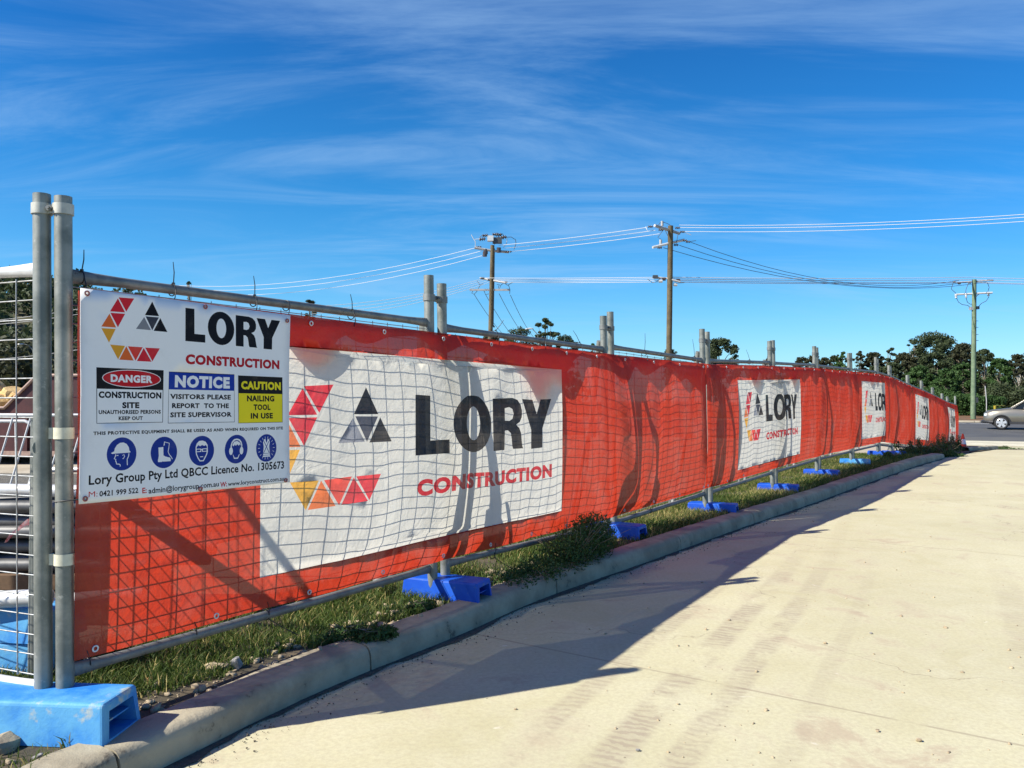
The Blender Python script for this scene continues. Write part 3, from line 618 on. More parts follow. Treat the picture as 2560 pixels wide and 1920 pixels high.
# ------------------------------------------------------------------ fence panels, clamps, feet, braces
def lean(p, z, zb_): return Vector((p.x-.015*(z-zb_), p.y, z))
def panel(a, b, zt_a, zt_b, base_a, base_b, rail_a, rail_b, brail_a, brail_b, label, wires=True, rm=None, wr=.0026, group='temporary fence panels standing in a row'):
    t = empty('mesh_fence', (a+b)/2*1.0, label, 'fence panel', group); rm = rm or galv_d
    t.location.z = (base_a+base_b)/2
    A = lambda z: lean(a, z, base_a); B = lambda z: lean(b, z, base_b)
    for f, lo, hi in ((A, base_a, zt_a), (B, base_b, zt_b)):
        mb = MB(); mb.tube([f(lo), f(lo+(hi-lo)*.5), f(hi)], .035, 16, False)
        q = f(hi); mb.tube([q, q-Vector((0, 0, .05))], .031, 16, False); mb.tube([q, q+Vector((0, 0, .0001))], [.035, .031], 16, False)
        q = f(hi-.05); mb.add([q+Vector((math.cos(k*.524)*.031, math.sin(k*.524)*.031, 0)) for k in range(12)], [tuple(range(12))])
        mb.build('post', galv, t)
    d = (b-a).normalized()
    for ra, rb in ((rail_a, rail_b), (brail_a, brail_b)):
        p0, p1 = A(ra)+d*.034, B(rb)-d*.034; l = (p1-p0).length
        pts = [p0.lerp(p1, x/l) for x in (0, .03, .1, .22, l/2, l-.22, l-.1, l-.03, l)]
        fl = [(.55, 1.35), (.6, 1.3), (.8, 1.15), (1, 1), (1, 1), (1, 1), (.8, 1.15), (.6, 1.3), (.55, 1.35)]
        mb = MB(); mb.tube(pts, .0235, 12, True, fl); mb.build('rail', rm, t)
    # welded mesh: level wires 75 mm apart, upright wires 150 mm apart
    L_ = (b-a).length; zlo = lambda x: brail_a+(brail_b-brail_a)*x+.05; zhi = lambda x: rail_a+(rail_b-rail_a)*x-.045
    hw = []; n = 21
    for i in range(n):
        k = i/(n-1); mbw = MB()
        pts = []
        for x in np.linspace(0.012, .988, 7): 
            p = A(0).lerp(B(0), x); z = zlo(x)+(zhi(x)-zlo(x))*k; p = A(z).lerp(B(z), x); p.z = z+.003*noise.noise(Vector((x*5, i, 1))); pts.append(p)
        mbw.tube(pts, wr, 4, False); hw.append(mbw)
    m = int(L_/.15)
    for i in range(1, m):
        x = i/m+.006*noise.noise(Vector((i*3.1, L_, 0))); mbw = MB(); pts = []
        for z in np.linspace(zlo(x)-.01, zhi(x)+.01, 6):
            p = A(z).lerp(B(z), x); p.z = z; p += Vector((d.y, -d.x, 0))*.004+d*.006*noise.noise(Vector((i, z*1.5, 2))); pts.append(p)
        mbw.tube(pts, wr, 4, False); hw.append(mbw)
    if wires:
        for w in hw: w.build('wire', wire_m, t)
    else:
        al = MB()
        for w in hw: al.add(w.v, w.f, True)
        setp(al.build('wire_mesh', wire_m, t), kind='stuff')
    return t
GAP = .075; ENDS = []
topz = [(2.365,2.37),(2.33,2.345),(2.40,2.375),(2.35,2.385),(2.405,2.455),(2.44,2.465),(2.475,2.505),(2.46,2.37),(2.35,2.19),(2.2,2.09),(2.07,1.91),(1.9,1.73),(1.72,1.63),(1.62,1.66)]
plabel = ['nearest panel of the long fence, carrying the safety sign', 'fence panel behind the large lettering of the nearest banner', 'third fence panel, in front of the taller brown power pole',
 'fence panel behind the second white logo panel, third from the bush', 'fifth fence panel from the camera, past the second logo panel', 'sixth fence panel from the camera', 'fence panel just before the corner',
 'short fence panel running past the corner post', 'first long fence panel beyond the corner', 'second fence panel beyond the corner', 'third fence panel beyond the corner', 'fourth fence panel beyond the corner', 'short fence panel near the far end', 'farthest fence panel, ending beside the traffic cone']
for i in range(len(J)-1):
    d = Vector((*(J[i+1]-J[i]), 0)).normalized(); a = Vector((*J[i], 0)); b = Vector((*J[i+1], 0))
    if i > 0: a += d*GAP
    if i < len(J)-2: b -= d*GAP
    if i == 0: a += Vector((.022, 0, 0))
    ba, bb = BASE[i]-.0, BASE[i+1]
    ra, rb = CT[i]+.045, CT[i+1]+.045
    if i == 0: rb += .022
    if i == 2: ra += .03
    br = lambda k: (CB[k]-(.03 if k < 2 else .055))
    panel(a, b, topz[i][0], topz[i][1], ba-.0, bb, ra, rb, br(i), br(i+1), 'grey steel mesh '+plabel[i] if 'fence panel' in plabel[i] else 'grey steel mesh '+plabel[i], wires=i < 3)
# the left fence, running off to the left at an angle
LD = Vector((-.93, .36, 0)).normalized(); LA = Vector((-1.966, 3.385, 0)); LB = LA+LD*2.45
LP = panel(LB, LA, 2.36, 2.375, .15, .15, 2.045, 2.055, .30, .29, 'bright steel mesh fence panel leaving the frame at the left edge, uncovered', True, galv_w, .0032)
def clamp(p, q, z, label, mat, group='clamps joining pairs of fence posts', h=.045, r=.0415):
    t = empty('post_clamp', (p+q)/2, label, 'clamp', group); t.location.z = z
    P = lean(p, z, .15); Q = lean(q, z, .15); P.z = Q.z = z
    for c in (P, Q):
        mb = MB(); mb.tube([c-Vector((0, 0, h/2)), c+Vector((0, 0, h/2))], r, 16, False); mb.tube([c-Vector((0, 0, h/2)), c-Vector((0, 0, h/2-.0005))], [.036, r], 16, False); mb.tube([c+Vector((0, 0, h/2)), c+Vector((0, 0, h/2+.0005))], [r, .036], 16, False); mb.build('band', mat, t)
    d = (Q-P).normalized(); n_ = Vector((d.y, -d.x, 0)); m = (P+Q)/2
    mb = MB(); L_ = (Q-P).length
    mb.box(m+n_*.016, (L_-.06, .006, h*.85), Matrix.Rotation(math.atan2(d.y, d.x), 3, 'Z')); mb.box(m-n_*.012, (L_-.06, .006, h*.85), Matrix.Rotation(math.atan2(d.y, d.x), 3, 'Z')); mb.build('plate', mat, t)
    mb = MB(); mb.tube([m-n_*.03, m+n_*.045], .007, 6); mb.tube([m+n_*.022, m+n_*.034], .013, 6); mb.build('bolt', galv_d, t)
    return t
clamp(LA, Vector((J[0][0]+.022, J[0][1], 0)), 2.31, 'cream banded clamp joining the two tallest posts at the left', simple('zinc_band', (.5, .49, .42), (.38, .38, .33), 20, .5, .2))
near = ['at the second pair of posts, before the first power pole', 'at the third pair of posts, between the two brown power poles', 'at the fourth pair of posts, in front of the round dark tree', 'at the fifth pair of posts, right of the round dark tree', 'at the sixth pair of posts', 'at the seventh pair of posts', 'at the corner posts', 'at the first pair of posts past the corner', 'at the second pair past the corner', 'at the third pair past the corner', 'at the fourth pair past the corner', 'at the fifth pair past the corner', 'at the last pair of posts']
for i in range(1, len(J)-1):
    d0 = Vector((*(J[i]-J[i-1]), 0)).normalized(); d1 = Vector((*(J[i+1]-J[i]), 0)).normalized()
    clamp(Vector((*J[i], 0))-d0*GAP, Vector((*J[i], 0))+d1*GAP, min(topz[i-1][1], topz[i][0])-.115, 'grey steel clamp '+near[i-1], galv_d)
for z, lab in ((1.36, 'upper cream plastic ring clip round the post left of the sign'), (.83, 'lower cream plastic ring clip round the post, level with the red cloth')):
    p = lean(Vector((J[0][0]+.022, J[0][1], 0)), z, .15); p.z = z; mb = MB(); mb.tube([p-Vector((0, 0, .024)), p+Vector((0, 0, .024))], .0405, 18, False)
    t = empty('ring_clip', p, lab, 'clip', 'cream ring clips on the second post'); mb.build('ring', clip_m, t)
    mb = MB(); mb.box(p+Vector((-.047, -.008, .0)), (.018, .02, .047)); mb.build('lug', clip_m, t)
def foot_mesh(L_=.60, W=.245, H=.145):
    bm = bmesh.new(); bmesh.ops.create_cube(bm, size=1); bmesh.ops.scale(bm, vec=(L_, W, H), verts=bm.verts)
    for v in bm.verts:
        if v.co.z > 0: v.co.x *= .955; v.co.y *= .86
    ends = [f for f in bm.faces if abs(f.normal.x) > .7]
    bmesh.ops.bevel(bm, geom=[e for e in bm.edges if max(v.co.z for v in e.verts) > 0 or abs(e.verts[0].co.z-e.verts[1].co.z) > .05], offset=.014, segments=3, affect='EDGES', profile=.5)
    bm.faces.ensure_lookup_table()
    ends = [f for f in bm.faces if abs(f.normal.x) > .7 and f.calc_area() > W*H*.4]
    for f in ends:
        sg = 1 if f.normal.x > 0 else -1
        bmesh.ops.inset_region(bm, faces=[f], thickness=.026, depth=0)
        r = bmesh.ops.extrude_face_region(bm, geom=[f]); nv = [g for g in r['geom'] if isinstance(g, bmesh.types.BMVert)]
        bmesh.ops.translate(bm, verts=nv, vec=(-sg*.12, 0, 0)); bmesh.ops.delete(bm, geom=[f], context='FACES_ONLY')
    me = bpy.data.meshes.new('body'); bm.to_mesh(me); bm.free()
    rib = MB(); s_ = 1
    rib.box((s_*(L_/2-.075), 0, -.008), (.09, W-.075, .006))
    rm = bpy.data.meshes.new('rib'); rm.from_pydata(rib.v, [], rib.f)
    return me, rm
FM, RM = foot_mesh()
FM2, RM2 = FM.copy(), RM.copy()
FM.materials.append(blue_m); RM.materials.append(blue_m); FM2.materials.append(blue_f); RM2.materials.append(blue_f)
def foot(p, ang, label, faded=False, group='blue plastic feet under the fence', sc_=1.0, tilt=0):
    t = empty('fence_block', p, label, 'fence foot', group); t.rotation_euler = (tilt, 0, ang); t.scale = (sc_,)*3
    for me, n in ((FM2 if faded else FM, 'body'), (RM2 if faded else RM, 'rib')):
        o = bpy.data.objects.new(n, me); COL.objects.link(o); o.parent = t
    return t
foot(Vector((-1.925, 3.33, .215)), R(-5), 'large faded blue foot at the bottom left corner, resting partly on the kerb', True, sc_=1.13)
fl = ['bright blue foot under the second pair of posts, just left of the dark bush', 'blue foot half hidden behind the dark bush', 'blue foot standing in the yellow grass right of the bush', 'blue foot under the fifth pair of posts, second beyond the bush', 'small blue foot under the sixth pair of posts', 'pale blue foot under the seventh pair of posts', 'blue foot in the shade at the fence corner', 'blue foot past the corner among the weeds']
for i in range(1, 9):
    x, y = J[i]; off = .04
    foot(Vector((x+.02+off*.85, y-.0-off*.5, max(verge_z(x, y), BASE[i]-.12)+(.06 if i < 3 else .03))), R(-27+5*math.sin(i*2.3)), fl[i-1], i == 6)
# props behind the fence: an upright pipe with two legs
bl = ['nearest steel prop behind the fence, its shadow falling through the large lettering', 'second steel prop, its forked shadow on the red cloth', 'third steel prop, its shadow beside the second logo panel', 'fourth steel prop, its shadow on the second logo panel', 'fifth steel prop behind the plain red cloth', 'sixth steel prop behind the plain red cloth', 'steel prop behind the fence corner', 'steel prop just beyond the corner', 'steel prop behind the fourth logo panel', 'steel prop near the far end']
for i, (s, zt_, split) in enumerate(((2.74, 2.05, 1.05), (5.62, 2.1, 1.25), (7.9, 2.1, 1.15), (10.5, 2.1, 1.2), (13.2, 2.1, 1.2), (15.9, 2.1, 1.25), (18.5, 2.1, 1.2), (22.9, 1.9, 1.0), (25.4, 1.8, .9), (29.9, 1.5, .6))):
    b0 = float(np.interp(s, SJ, BASE)); t = empty('fence_prop', FP(s, b0, -.3), 'grey '+bl[i], 'fence prop', 'steel props bracing the fence from behind')
    r = .05 if i == 0 else .032
    mb = MB(); mb.tube([FP(s-.12, zt_, -.1), FP(s-.02, (zt_+split)/2, -.22), FP(s, split-.1, -.30)], r, 10); mb.build('upright', galv, t)
    mb = MB(); mb.tube([FP(s, split, -.30), FP(s-.14, .7+b0, -.31), FP(s-.34, b0+.05, -.35)], r*.9, 10); mb.build('leg', galv_d, t)
    mb = MB(); mb.tube([FP(s, split, -.30), FP(s+.08, .6+b0, -.40), FP(s+.1, b0-.02, -.60)], r*.6, 8); mb.build('leg', galv_d, t)
    mb = MB(); mb.tube([FP(s, split-.13, -.295), FP(s, split+.05, -.29)], r*1.9, 10); mb.build('coupler', galv_d, t)
    if i == 0:
        mb = MB(); mb.tube([FP(s+.12, 1.25, -.30), FP(s+.3, .55, -.45), FP(s+.42, .16, -.5)], .022, 8); mb.build('leg', galv_d, t)
        mb = MB(); mb.tube([FP(s-.03, .95, -.3), FP(s+.16, .80, -.3)], .06, 12); mb.build('coupler', galv_d, t)

t = empty('shadow_pipe', FP(.0, 1.3, -.04), 'unseen steel pipe behind the safety sign, added to cast a slanting shadow on cloth', 'pipe')  # unseen pipe and upright, added only to throw the slanting shadow onto the cloth
MB().tube([FP(-.06, 1.3, -.05), FP(.24, 1.3, -.62)], .036, 12).build('tube', galv, t); MB().tube([FP(.24, 1.42, -.66), FP(.24, .14, -.66)], .03, 12).build('standard', galv, t)
# ------------------------------------------------------------------ cable ties
def tie(p_rail, d, tail, label, drop=None, group='black cable ties along the top rail', r=.029):
    t = empty('cable_tie', p_rail, label, 'cable tie', group); n_ = Vector((d[1], -d[0], 0))
    mb = MB(); q = [p_rail+n_*(math.cos(a)*r)+Vector((0, 0, math.sin(a)*r)) for a in np.linspace(0, 2*math.pi, 13)]; mb.tube(q, .003, 5, False)
    if drop is not None: mb.tube([p_rail+n_*r, (p_rail+n_*r+drop)/2+n_*.006, drop], .0025, 5)
    mb.build('loop', tie_m, t)
    if tail is not None:
        b = p_rail+n_*.01+Vector((0, 0, r)); mb = MB(); mb.tube([b, (b+tail)/2+Vector((.004, 0, .002)), tail], [.0028, .0026, .0018], 5); mb.box(b, (.012, .01, .012)); mb.build('tail', tie_m, t)
    return t
def s_of_px(px):
    k = (px-1280)/FPX
    for i in range(len(J)-1):
        a = J[i]; b = J[i+1]-J[i]; t = (k*a[1]-a[0])/(b[0]-k*b[1])
        if -.1 < t <= 1: return SJ[i]+t*(SJ[i+1]-SJ[i])
tl = [(198, 206, 623, 'at the top left corner of the sign'), (428, 430, 654, 'above the sign, over its black logo triangle'), (632, 632, 689, 'above the lettering of the sign'), (714, None, 0, 'without a tail at the top right corner of the sign'),
      (877, 875, 735, 'upright over the top red border, halfway to the second posts'), (1237, 1259, 800, 'leaning right, in front of the first power pole'), (1355, None, 0, 'without a tail below the tall thin tree'), (1447, 1433, 826, 'leaning left before the third pair of posts'),
      (1610, 1613, 833, 'upright between the third posts and the second power pole'), (1735, 1732, 848, 'upright between the second power pole and the round tree'), (1873, 1866, 874, 'leaning left before the fifth pair of posts'), (1915, 1921, 878, 'leaning right just before the fifth pair of posts')]
for bx, tx, ty, lab in tl:
    s = s_of_px(bx); z = zt(s)+.045; p = FP(s, z); tail = None
    if tx: tail = at(tx, ty, p.y)
    drop = cloth_pt(s, .985) if bx not in (198, 714) else SIGN_F(.026 if bx == 198 else 1.161, .905)
    tie(p, fdir(s), tail, 'black cable tie '+lab, drop)
bt = [(225, 'at the bottom left corner of the largest banner'), (488, 'on the bottom rail below the first red border'), (667, 'on the bottom rail with a long loose tail'), (1230, 'on the bottom rail with its tail in the grass beside the bush'), (1622, 'on the bottom rail over the yellow grass')]
for bx, lab in bt:
    s = s_of_px(bx); z = float(np.interp(s, SJ, CB))-(.03 if s < 2.6 else .05); p = FP(s, z)
    tail = FP(s+.12, z-.12, .12) if bx in (667, 1230) else None
    tie(p, fdir(max(s, .2)), None, 'black cable tie '+lab, cloth_pt(s, .02), 'black cable ties along the bottom rail')
    if tail is not None:
        o = COL.objects[-1] if False else None
        mb = MB(); mb.tube([p+Vector((.02, -.02, -.015)), (p+tail)/2+Vector((0, 0, -.01)), tail], .0025, 5)
        root = [q for q in COL.objects if q.name.startswith('cable_tie')][-1]; root = [q for q in COL.objects if q.get('label') == 'black cable tie '+lab][0]; mb.build('tail', tie_m, root)
p = at(180, 1252, 3.36); mb = MB(); mb.tube([at(140, 1254, 3.36), at(170, 1251, 3.35), SIGN_F(.024, .021)], .003, 5)
t = empty('cable_tie', p, 'black cable tie round the second post, near the lower sign corner', 'cable tie'); mb.build('loop', tie_m, t)

# ------------------------------------------------------------------ grass and weeds
def blades(name, label, pts, h0, h1, w, mat, seed, lean_=.5, dry=.3, parent=None):
    rng = np.random.default_rng(seed); n = len(pts); P = np.array(pts)
    h = h0+(h1-h0)*rng.random(n)**2; a = rng.random(n)*6.283; ww = w*(.6+.8*rng.random(n)); ld = rng.random(n)*6.283; lm = lean_*h*(.2+rng.random(n))
    dx, dy = np.cos(a)*ww, np.sin(a)*ww; lx, ly = np.cos(ld)*lm, np.sin(ld)*lm
    V = np.empty((n, 6, 3))
    for k, (f, ls, wz) in enumerate(((0, 0, 1), (.55, .35, .75), (1, 1, .12))):
        for m, sg in enumerate((-1, 1)):
            V[:, 2*k+m, 0] = P[:, 0]+lx*ls+sg*dx*wz; V[:, 2*k+m, 1] = P[:, 1]+ly*ls+sg*dy*wz; V[:, 2*k+m, 2] = P[:, 2]+h*f*(1-.25*ls)
    b = np.arange(n)[:, None]*6; Q = np.concatenate([b+[0, 1, 3, 2], b+[2, 3, 5, 4]], 1).reshape(-1, 4)
    pn = np.array([noise.noise(Vector((p[0]*.9, p[1]*.9, 4))) for p in P])
    t = np.clip(rng.random(n)*.75+pn*.5+(rng.random(n) < dry)*.5, 0, 1)
    o = fastmesh(name, V.reshape(-1, 3), Q, mat, parent, np.repeat(t, 2))
    return setp(o, label, None, None, 'stuff') if label else o
pts = []; rng = np.random.default_rng(11)
while len(pts) < 130000:
    s = -0.3+19.5*rng.random()**1.6; off = rng.uniform(-.95, .62+.5*min(1, max(0, s-5)/10)); p = FP(s, 0, off); p.z = verge_z(p.x, p.y)-.004
    d = noise.noise(Vector((p.x*2.2, p.y*2.2, 0)))
    if s < 1.3 and off > .05 and d < .12+.1*rng.random(): continue
    if rng.random() > .75+d*1.2: continue
    # stay behind the kerb
    kk = np.interp(p.y, [q.y for q in KL], [q.x for q in KL])
    if p.x > kk-.25 or (p.y < 2.95 and p.x > -2.3): continue
    if s < .45 and off > .0 and rng.random() < .8: continue
    pts.append((p.x, p.y, p.z))
blades('grass', 'short green and straw coloured grass growing along the verge under the fence', pts, .02, .10, .0028, grass_m, 1, .8, .24)
pts = []
for i in range(13000):
    s = 5.6+rng.random()*9.5; off = rng.uniform(-.2, .42); p = FP(s, 0, off); kk = np.interp(p.y, [q.y for q in KL], [q.x for q in KL])
    if p.x < kk-.24: pts.append((p.x, p.y, verge_z(p.x, p.y)))
blades('dry_grass', 'longer yellow grass between the feet beyond the bush', pts, .04, .11, .003, grass_m, 2, .7, .75)
pts = []
for i in range(900):
    s = rng.uniform(-.2, .9); p = Vector((-2.05+rng.normal()*.35, 2.95+rng.normal()*.13, .13)); 
    if p.x < -1.75: pts.append(tuple(p))
blades('grass_patch', 'thin grass growing below the large faded foot', pts, .02, .06, .002, grass_m, 22, .6, .1)
def leaves(blobs, n, size, seed, shell=.5, asp=2.2):
    rng = np.random.default_rng(seed); B = np.array(blobs, float); vol = (B[:, 3]*B[:, 4]*B[:, 5])**.67; pr = vol/vol.sum()
    k = rng.choice(len(B), n, p=pr); d = rng.standard_normal((n, 3)); d /= np.linalg.norm(d, axis=1)[:, None]
    r = (shell+(1-shell)*rng.random(n))**.6; C = B[k, :3]+d*B[k, 3:6]*r[:, None]
    nrm = d*.6+rng.standard_normal((n, 3))*.6; nrm /= np.linalg.norm(nrm, axis=1)[:, None]
    u = np.cross(nrm, rng.standard_normal((n, 3))); u /= np.linalg.norm(u, axis=1)[:, None]; w = np.cross(nrm, u)
    sz = size*(.5+rng.random(n))[:, None]; V = np.stack([C-u*sz, C+w*sz/asp, C+u*sz, C-w*sz/asp], 1).reshape(-1, 3)
    Q = np.arange(n*4).reshape(-1, 4); bt = rng.random(len(B)); t = np.clip(.25*bt[k]+.55*rng.random(n)+.2*(d[:, 2]*.5+.5), 0, 1)
    return V, Q, t
def bush(name, label, cat, base, blobs, n, size, mat, seed, twigs=8, group=None):
    base = Vector(base); t = empty(name, base, label, cat, group); V, Q, tt = leaves([(base.x+b[0], base.y+b[1], base.z+b[2], *b[3:]) for b in blobs], n, size, seed, .15, 2.8)
    fastmesh('foliage', V, Q, mat, t, tt); rr = random.Random(seed); mb = MB()
    top = max(b[2]+b[5] for b in blobs); W = max(abs(b[0])+b[3] for b in blobs)
    for i in range(twigs):
        a = rr.uniform(0, 6.28); q = base+Vector((math.cos(a)*W*rr.uniform(.3, .8), math.sin(a)*W*rr.uniform(.2, .5), top*rr.uniform(.7, 1.12)))
        mb.tube([base+Vector((rr.uniform(-.1, .1), rr.uniform(-.05, .05), 0)), (base+q)/2+Vector((rr.uniform(-.04, .04), 0, .03)), q], [.004, .003, .0015], 4)
    mb.build('stems', bark_m, t); return t
b0 = FP(4.12, .12, .31)
bush('bush', 'dense dark green weedy bush spilling over the kerb below the largest banner', 'bush', (b0.x, b0.y, .1),
     [(-.5,-.68,.04,.18,.22,.08),(-.3,-.45,.08,.22,.22,.12),(-.1,-.15,.13,.25,.24,.17),(.05,.05,.18,.23,.24,.21),(.2,.28,.2,.2,.24,.22),(.24,.42,.2,.16,.2,.2),(.1,.25,.3,.11,.13,.11)], 10500, .014, weed_m, 31, 26)
for i, (px, py, d, w, lab) in enumerate(((960, 1572, 4.6, .11, 'low leafy weed spilling onto the kerb, left of the bright blue foot'), (880, 1556, 4.6, .16, 'low leafy weed in the grass, left of the spilling weed'), (1068, 1490, 5.2, .08, 'small leafy weed hugging the front of the bright blue foot'))):
    p = at(px, py, d); bush('weed', lab, 'weed', (p.x-.04, p.y, .125), [(-w*.6, -w*.4, .02, w*.7, w*.5, .04), (0, 0, .03, w*.7, w*.6, .05), (w*.5, w*.5, .03, w*.6, w*.5, .05)], 1500, .013, weed_m, 40+i, 6)
for i, (s, off, h, w, lab) in enumerate(((20.6, .35, .42, .45, 'dark weed clump at the foot of the fence just past the corner'), (22.3, .4, .5, .5, 'dark weed clump below the fourth logo panel'), (24.6, .45, .62, .6, 'tall dark weed clump right of the fourth logo panel'), (27, .4, .6, .65, 'large dark weed clump below the far end of the banners'), (29.0, .35, .6, .5, 'dark weed clump below the farthest logo panel'), (30.9, .25, .5, .4, 'weed clump at the last post beside the traffic cone'), (22.0, 1.0, .3, .45, 'low dark weeds at the end of the long kerb'), (17.8, .4, .18, .35, 'low weeds at the foot of the last panel before the corner'), (33.6, 1.4, .1, .8, 'low yellowish weeds around the traffic cone'))):
    p = FP(s, 0, off); z = verge_z(p.x, p.y)-.03; h *= .62
    bush('weed_clump', lab, 'weeds', (p.x, p.y, z-.0), [(-w*.5, -w*.6, h*.35, w*.5, w*.5, h*.4), (0, 0, h*.5, w*.55, w*.5, h*.5), (w*.4, w*.6, h*.35, w*.5, w*.55, h*.4), (.1, 0, h*.2, w, w*.8, h*.25), (rng.uniform(-w, w)*.6, .1, h, .1, .1, h*.6), (rng.uniform(-w, w)*.6, 0, h*.9, .08, .08, h*.7)], 1700, .03, weed_m, 60+i, 26, 'weed clumps along the far part of the fence')

# ------------------------------------------------------------------ stones in the grass
def rock(name, label, cat, c, size, mat, seed, flat=.6, sub=2, group=None, parent=None, tilt=(0, 0, 0)):
    bm = bmesh.new(); bmesh.ops.create_icosphere(bm, subdivisions=sub, radius=1)
    for v in bm.verts:
        k = 1+.35*noise.noise(v.co*1.3+Vector((seed, 0, 0)))+.18*noise.noise(v.co*3.1+Vector((0, seed, 0))); v.co *= k
        v.co.x = max(min(v.co.x, .8), -.78); v.co.z = max(min(v.co.z, .62), -.7)
    Mx = Matrix.Rotation(tilt[2], 4, 'Z')@Matrix.Rotation(tilt[0], 4, 'X'); bmesh.ops.scale(bm, vec=size, verts=bm.verts); bmesh.ops.transform(bm, matrix=Mx, verts=bm.verts)
    me = bpy.data.meshes.new(name); bm.to_mesh(me); bm.free(); o = link(me, name, None, mat)
    if parent: o.parent = parent; o.location = Vector(c)-parent.location
    else: o.location = c; setp(o, label, cat, group)
    return o
for px, py, d, sz, mt, sd, lab in ((548, 1665, 3.62, (.085, .03, .03), stone_m, 3, 'tan broken slab of stone lying in the grass between kerb and fence'), (596, 1660, 3.72, (.035, .03, .045), grey_st, 5, 'grey angular stone beside the tan slab'),
                               (388, 1697, 3.55, (.045, .03, .012), terra, 8, 'flat orange brown shard in the grass near the faded foot'), (678, 1660, 3.9, (.02, .018, .015), stone_m, 9, 'small pale stone in the grass right of the grey stone'),
                               (20, 1862, 3.1, (.07, .05, .045), stone_m, 14, 'brown stone lying under the faded foot at the left edge'), (38, 1893, 2.98, (.02, .02, .012), stone_m, 15, 'small tan stone at the bottom left corner'), (105, 1880, 3.0, (.02, .02, .012), grey_st, 17, 'small grey stone left of the broken kerb end')):
    d = (EYE-.14)*FPX/(py-1000); p = at(px, py, d); rock('stone', lab, 'stone', (p.x, p.y, .13+sz[2]*.5), sz, mt, sd, tilt=(.5, 0, sd), sub=2)
for i, (px, py, sz, lab) in enumerate(((2288, 1846, .016, 'largest pale pebble on the sunlit driveway at the lower right'), (1592, 1870, .012, 'pale pebble near the bottom centre of the driveway'), (1820, 1548, .013, 'dark pebble on the driveway right of the post shadow'), (2172, 1581, .012, 'small stone in the middle of the sunlit driveway'), (1289, 1768, .01, 'small stone at the tip of the shadow near the kerb'))):
    d = EYE*FPX/(py-1000); p = at(px, py, d); rock('pebble', lab, 'pebble', (p.x, p.y, sz*.4), (sz, sz*.8, sz*.7), stone_m if i % 2 == 0 else grey_st, i+30, sub=1)

# ------------------------------------------------------------------ things on the site behind the left fence
foot(Vector((-2.62, 4.15, .205)), R(-4), 'lower faded blue foot of the pair stored behind the left fence', True, 'spare blue feet stacked behind the left fence', 1.15)
foot(Vector((-2.60, 4.17, .372)), R(-9), 'upper faded blue foot of the pair stored behind the left fence', True, 'spare blue feet stacked behind the left fence', 1.15)
rr = random.Random(4)
def pipe(p, q, r, label, group, mat, hollow=True, cat='pipe'):
    mb = MB(); mb.tube([p, (Vector(p)+Vector(q))/2, q], r, 12, False)
    if hollow: mb.tube([p, q], r*.86, 12, False); d = (Vector(q)-Vector(p)).normalized()*.0004; mb.tube([q, Vector(q)+d], [r, r*.86], 12, False)
    o = mb.build('pipe', mat); setp(o, label, cat, group)
pipe((-3.1, 4.05, .30+.17), (-2.30, 4.00, .52), .043, 'short pale pipe with an open end lying on the stacked blue feet', 'pale pipes on the stacked feet', galv_w)
pipe((-2.9, 4.0, .42), (-2.42, 4.2, .50), .025, 'thinner pale pipe leaning below the open ended one', 'pale pipes on the stacked feet', galv_w)
pipe((-2.28, 4.15, .47), (-1.95, 4.25, .48), .035, 'pale pipe end showing between the two near posts', 'pale pipes on the stacked feet', galv_w)
rows = [(.50, 5), (.585, 4), (.67, 5), (.755, 4), (.84, 3)]
for i, (z, n) in enumerate(rows):
    for k in range(n):
        y = 4.95+k*.1+(i % 2)*.05; dz = rr.uniform(-.01, .01)
        pipe((-5.2, y+rr.uniform(-.1, .1), z+dz), (-2.35+rr.uniform(-.15, .5), y, z+dz+rr.uniform(-.015, .02)), .041, f'dark grey steel pipe, {("front", "second", "third", "fourth", "fifth")[k]} {("lowest", "second", "middle", "fourth", "topmost")[i]} layer of the stack', 'grey steel pipes stacked behind the left fence', simple('dull_pipe_steel', (.07, .072, .075), (.13, .13, .13), 7, .5, .4) if (i, k) == (0, 0) else bpy.data.materials['dull_pipe_steel'])
pipe((-5.2, 4.9, .99), (-2.7, 5.0, .93), .04, 'brighter pipe lying across the top of the grey stack', 'pale pipes on the stack', galv_w)
pal = empty('timber_crate', (-3.8, 5.15, .13), 'dark brown timber base under the stack of grey pipes', 'crate')
for z in (.2, .3, .4): MB().box((-3.8, 5.15, z), (3.0, .62, .085)).build('board', simple('dark_timber', (.10, .06, .03), (.15, .09, .05), 8, .85) if z == .2 else bpy.data.materials['dark_timber'], pal)
# tape
mb = MB(); pts = [at(110, 1300, 4.7), at(70, 1305, 4.68), at(45, 1325, 4.66), at(25, 1345, 4.65), at(18, 1352, 4.64)]
vs = [];
for i, p in enumerate(pts): w = (.012, .02, .014, .02, .008)[i]; vs += [p+Vector((.004, 0, w)), p-Vector((.004, .004, w))]
mb.add(vs, [(2*i, 2*i+1, 2*i+3, 2*i+2) for i in range(4)], True); setp(mb.build('barrier_tape', simple('red_tape', (.6, .08, .06), (.75, .5, .45), 30, .5)), 'torn strip of red and white tape caught on the pipe stack', 'tape')
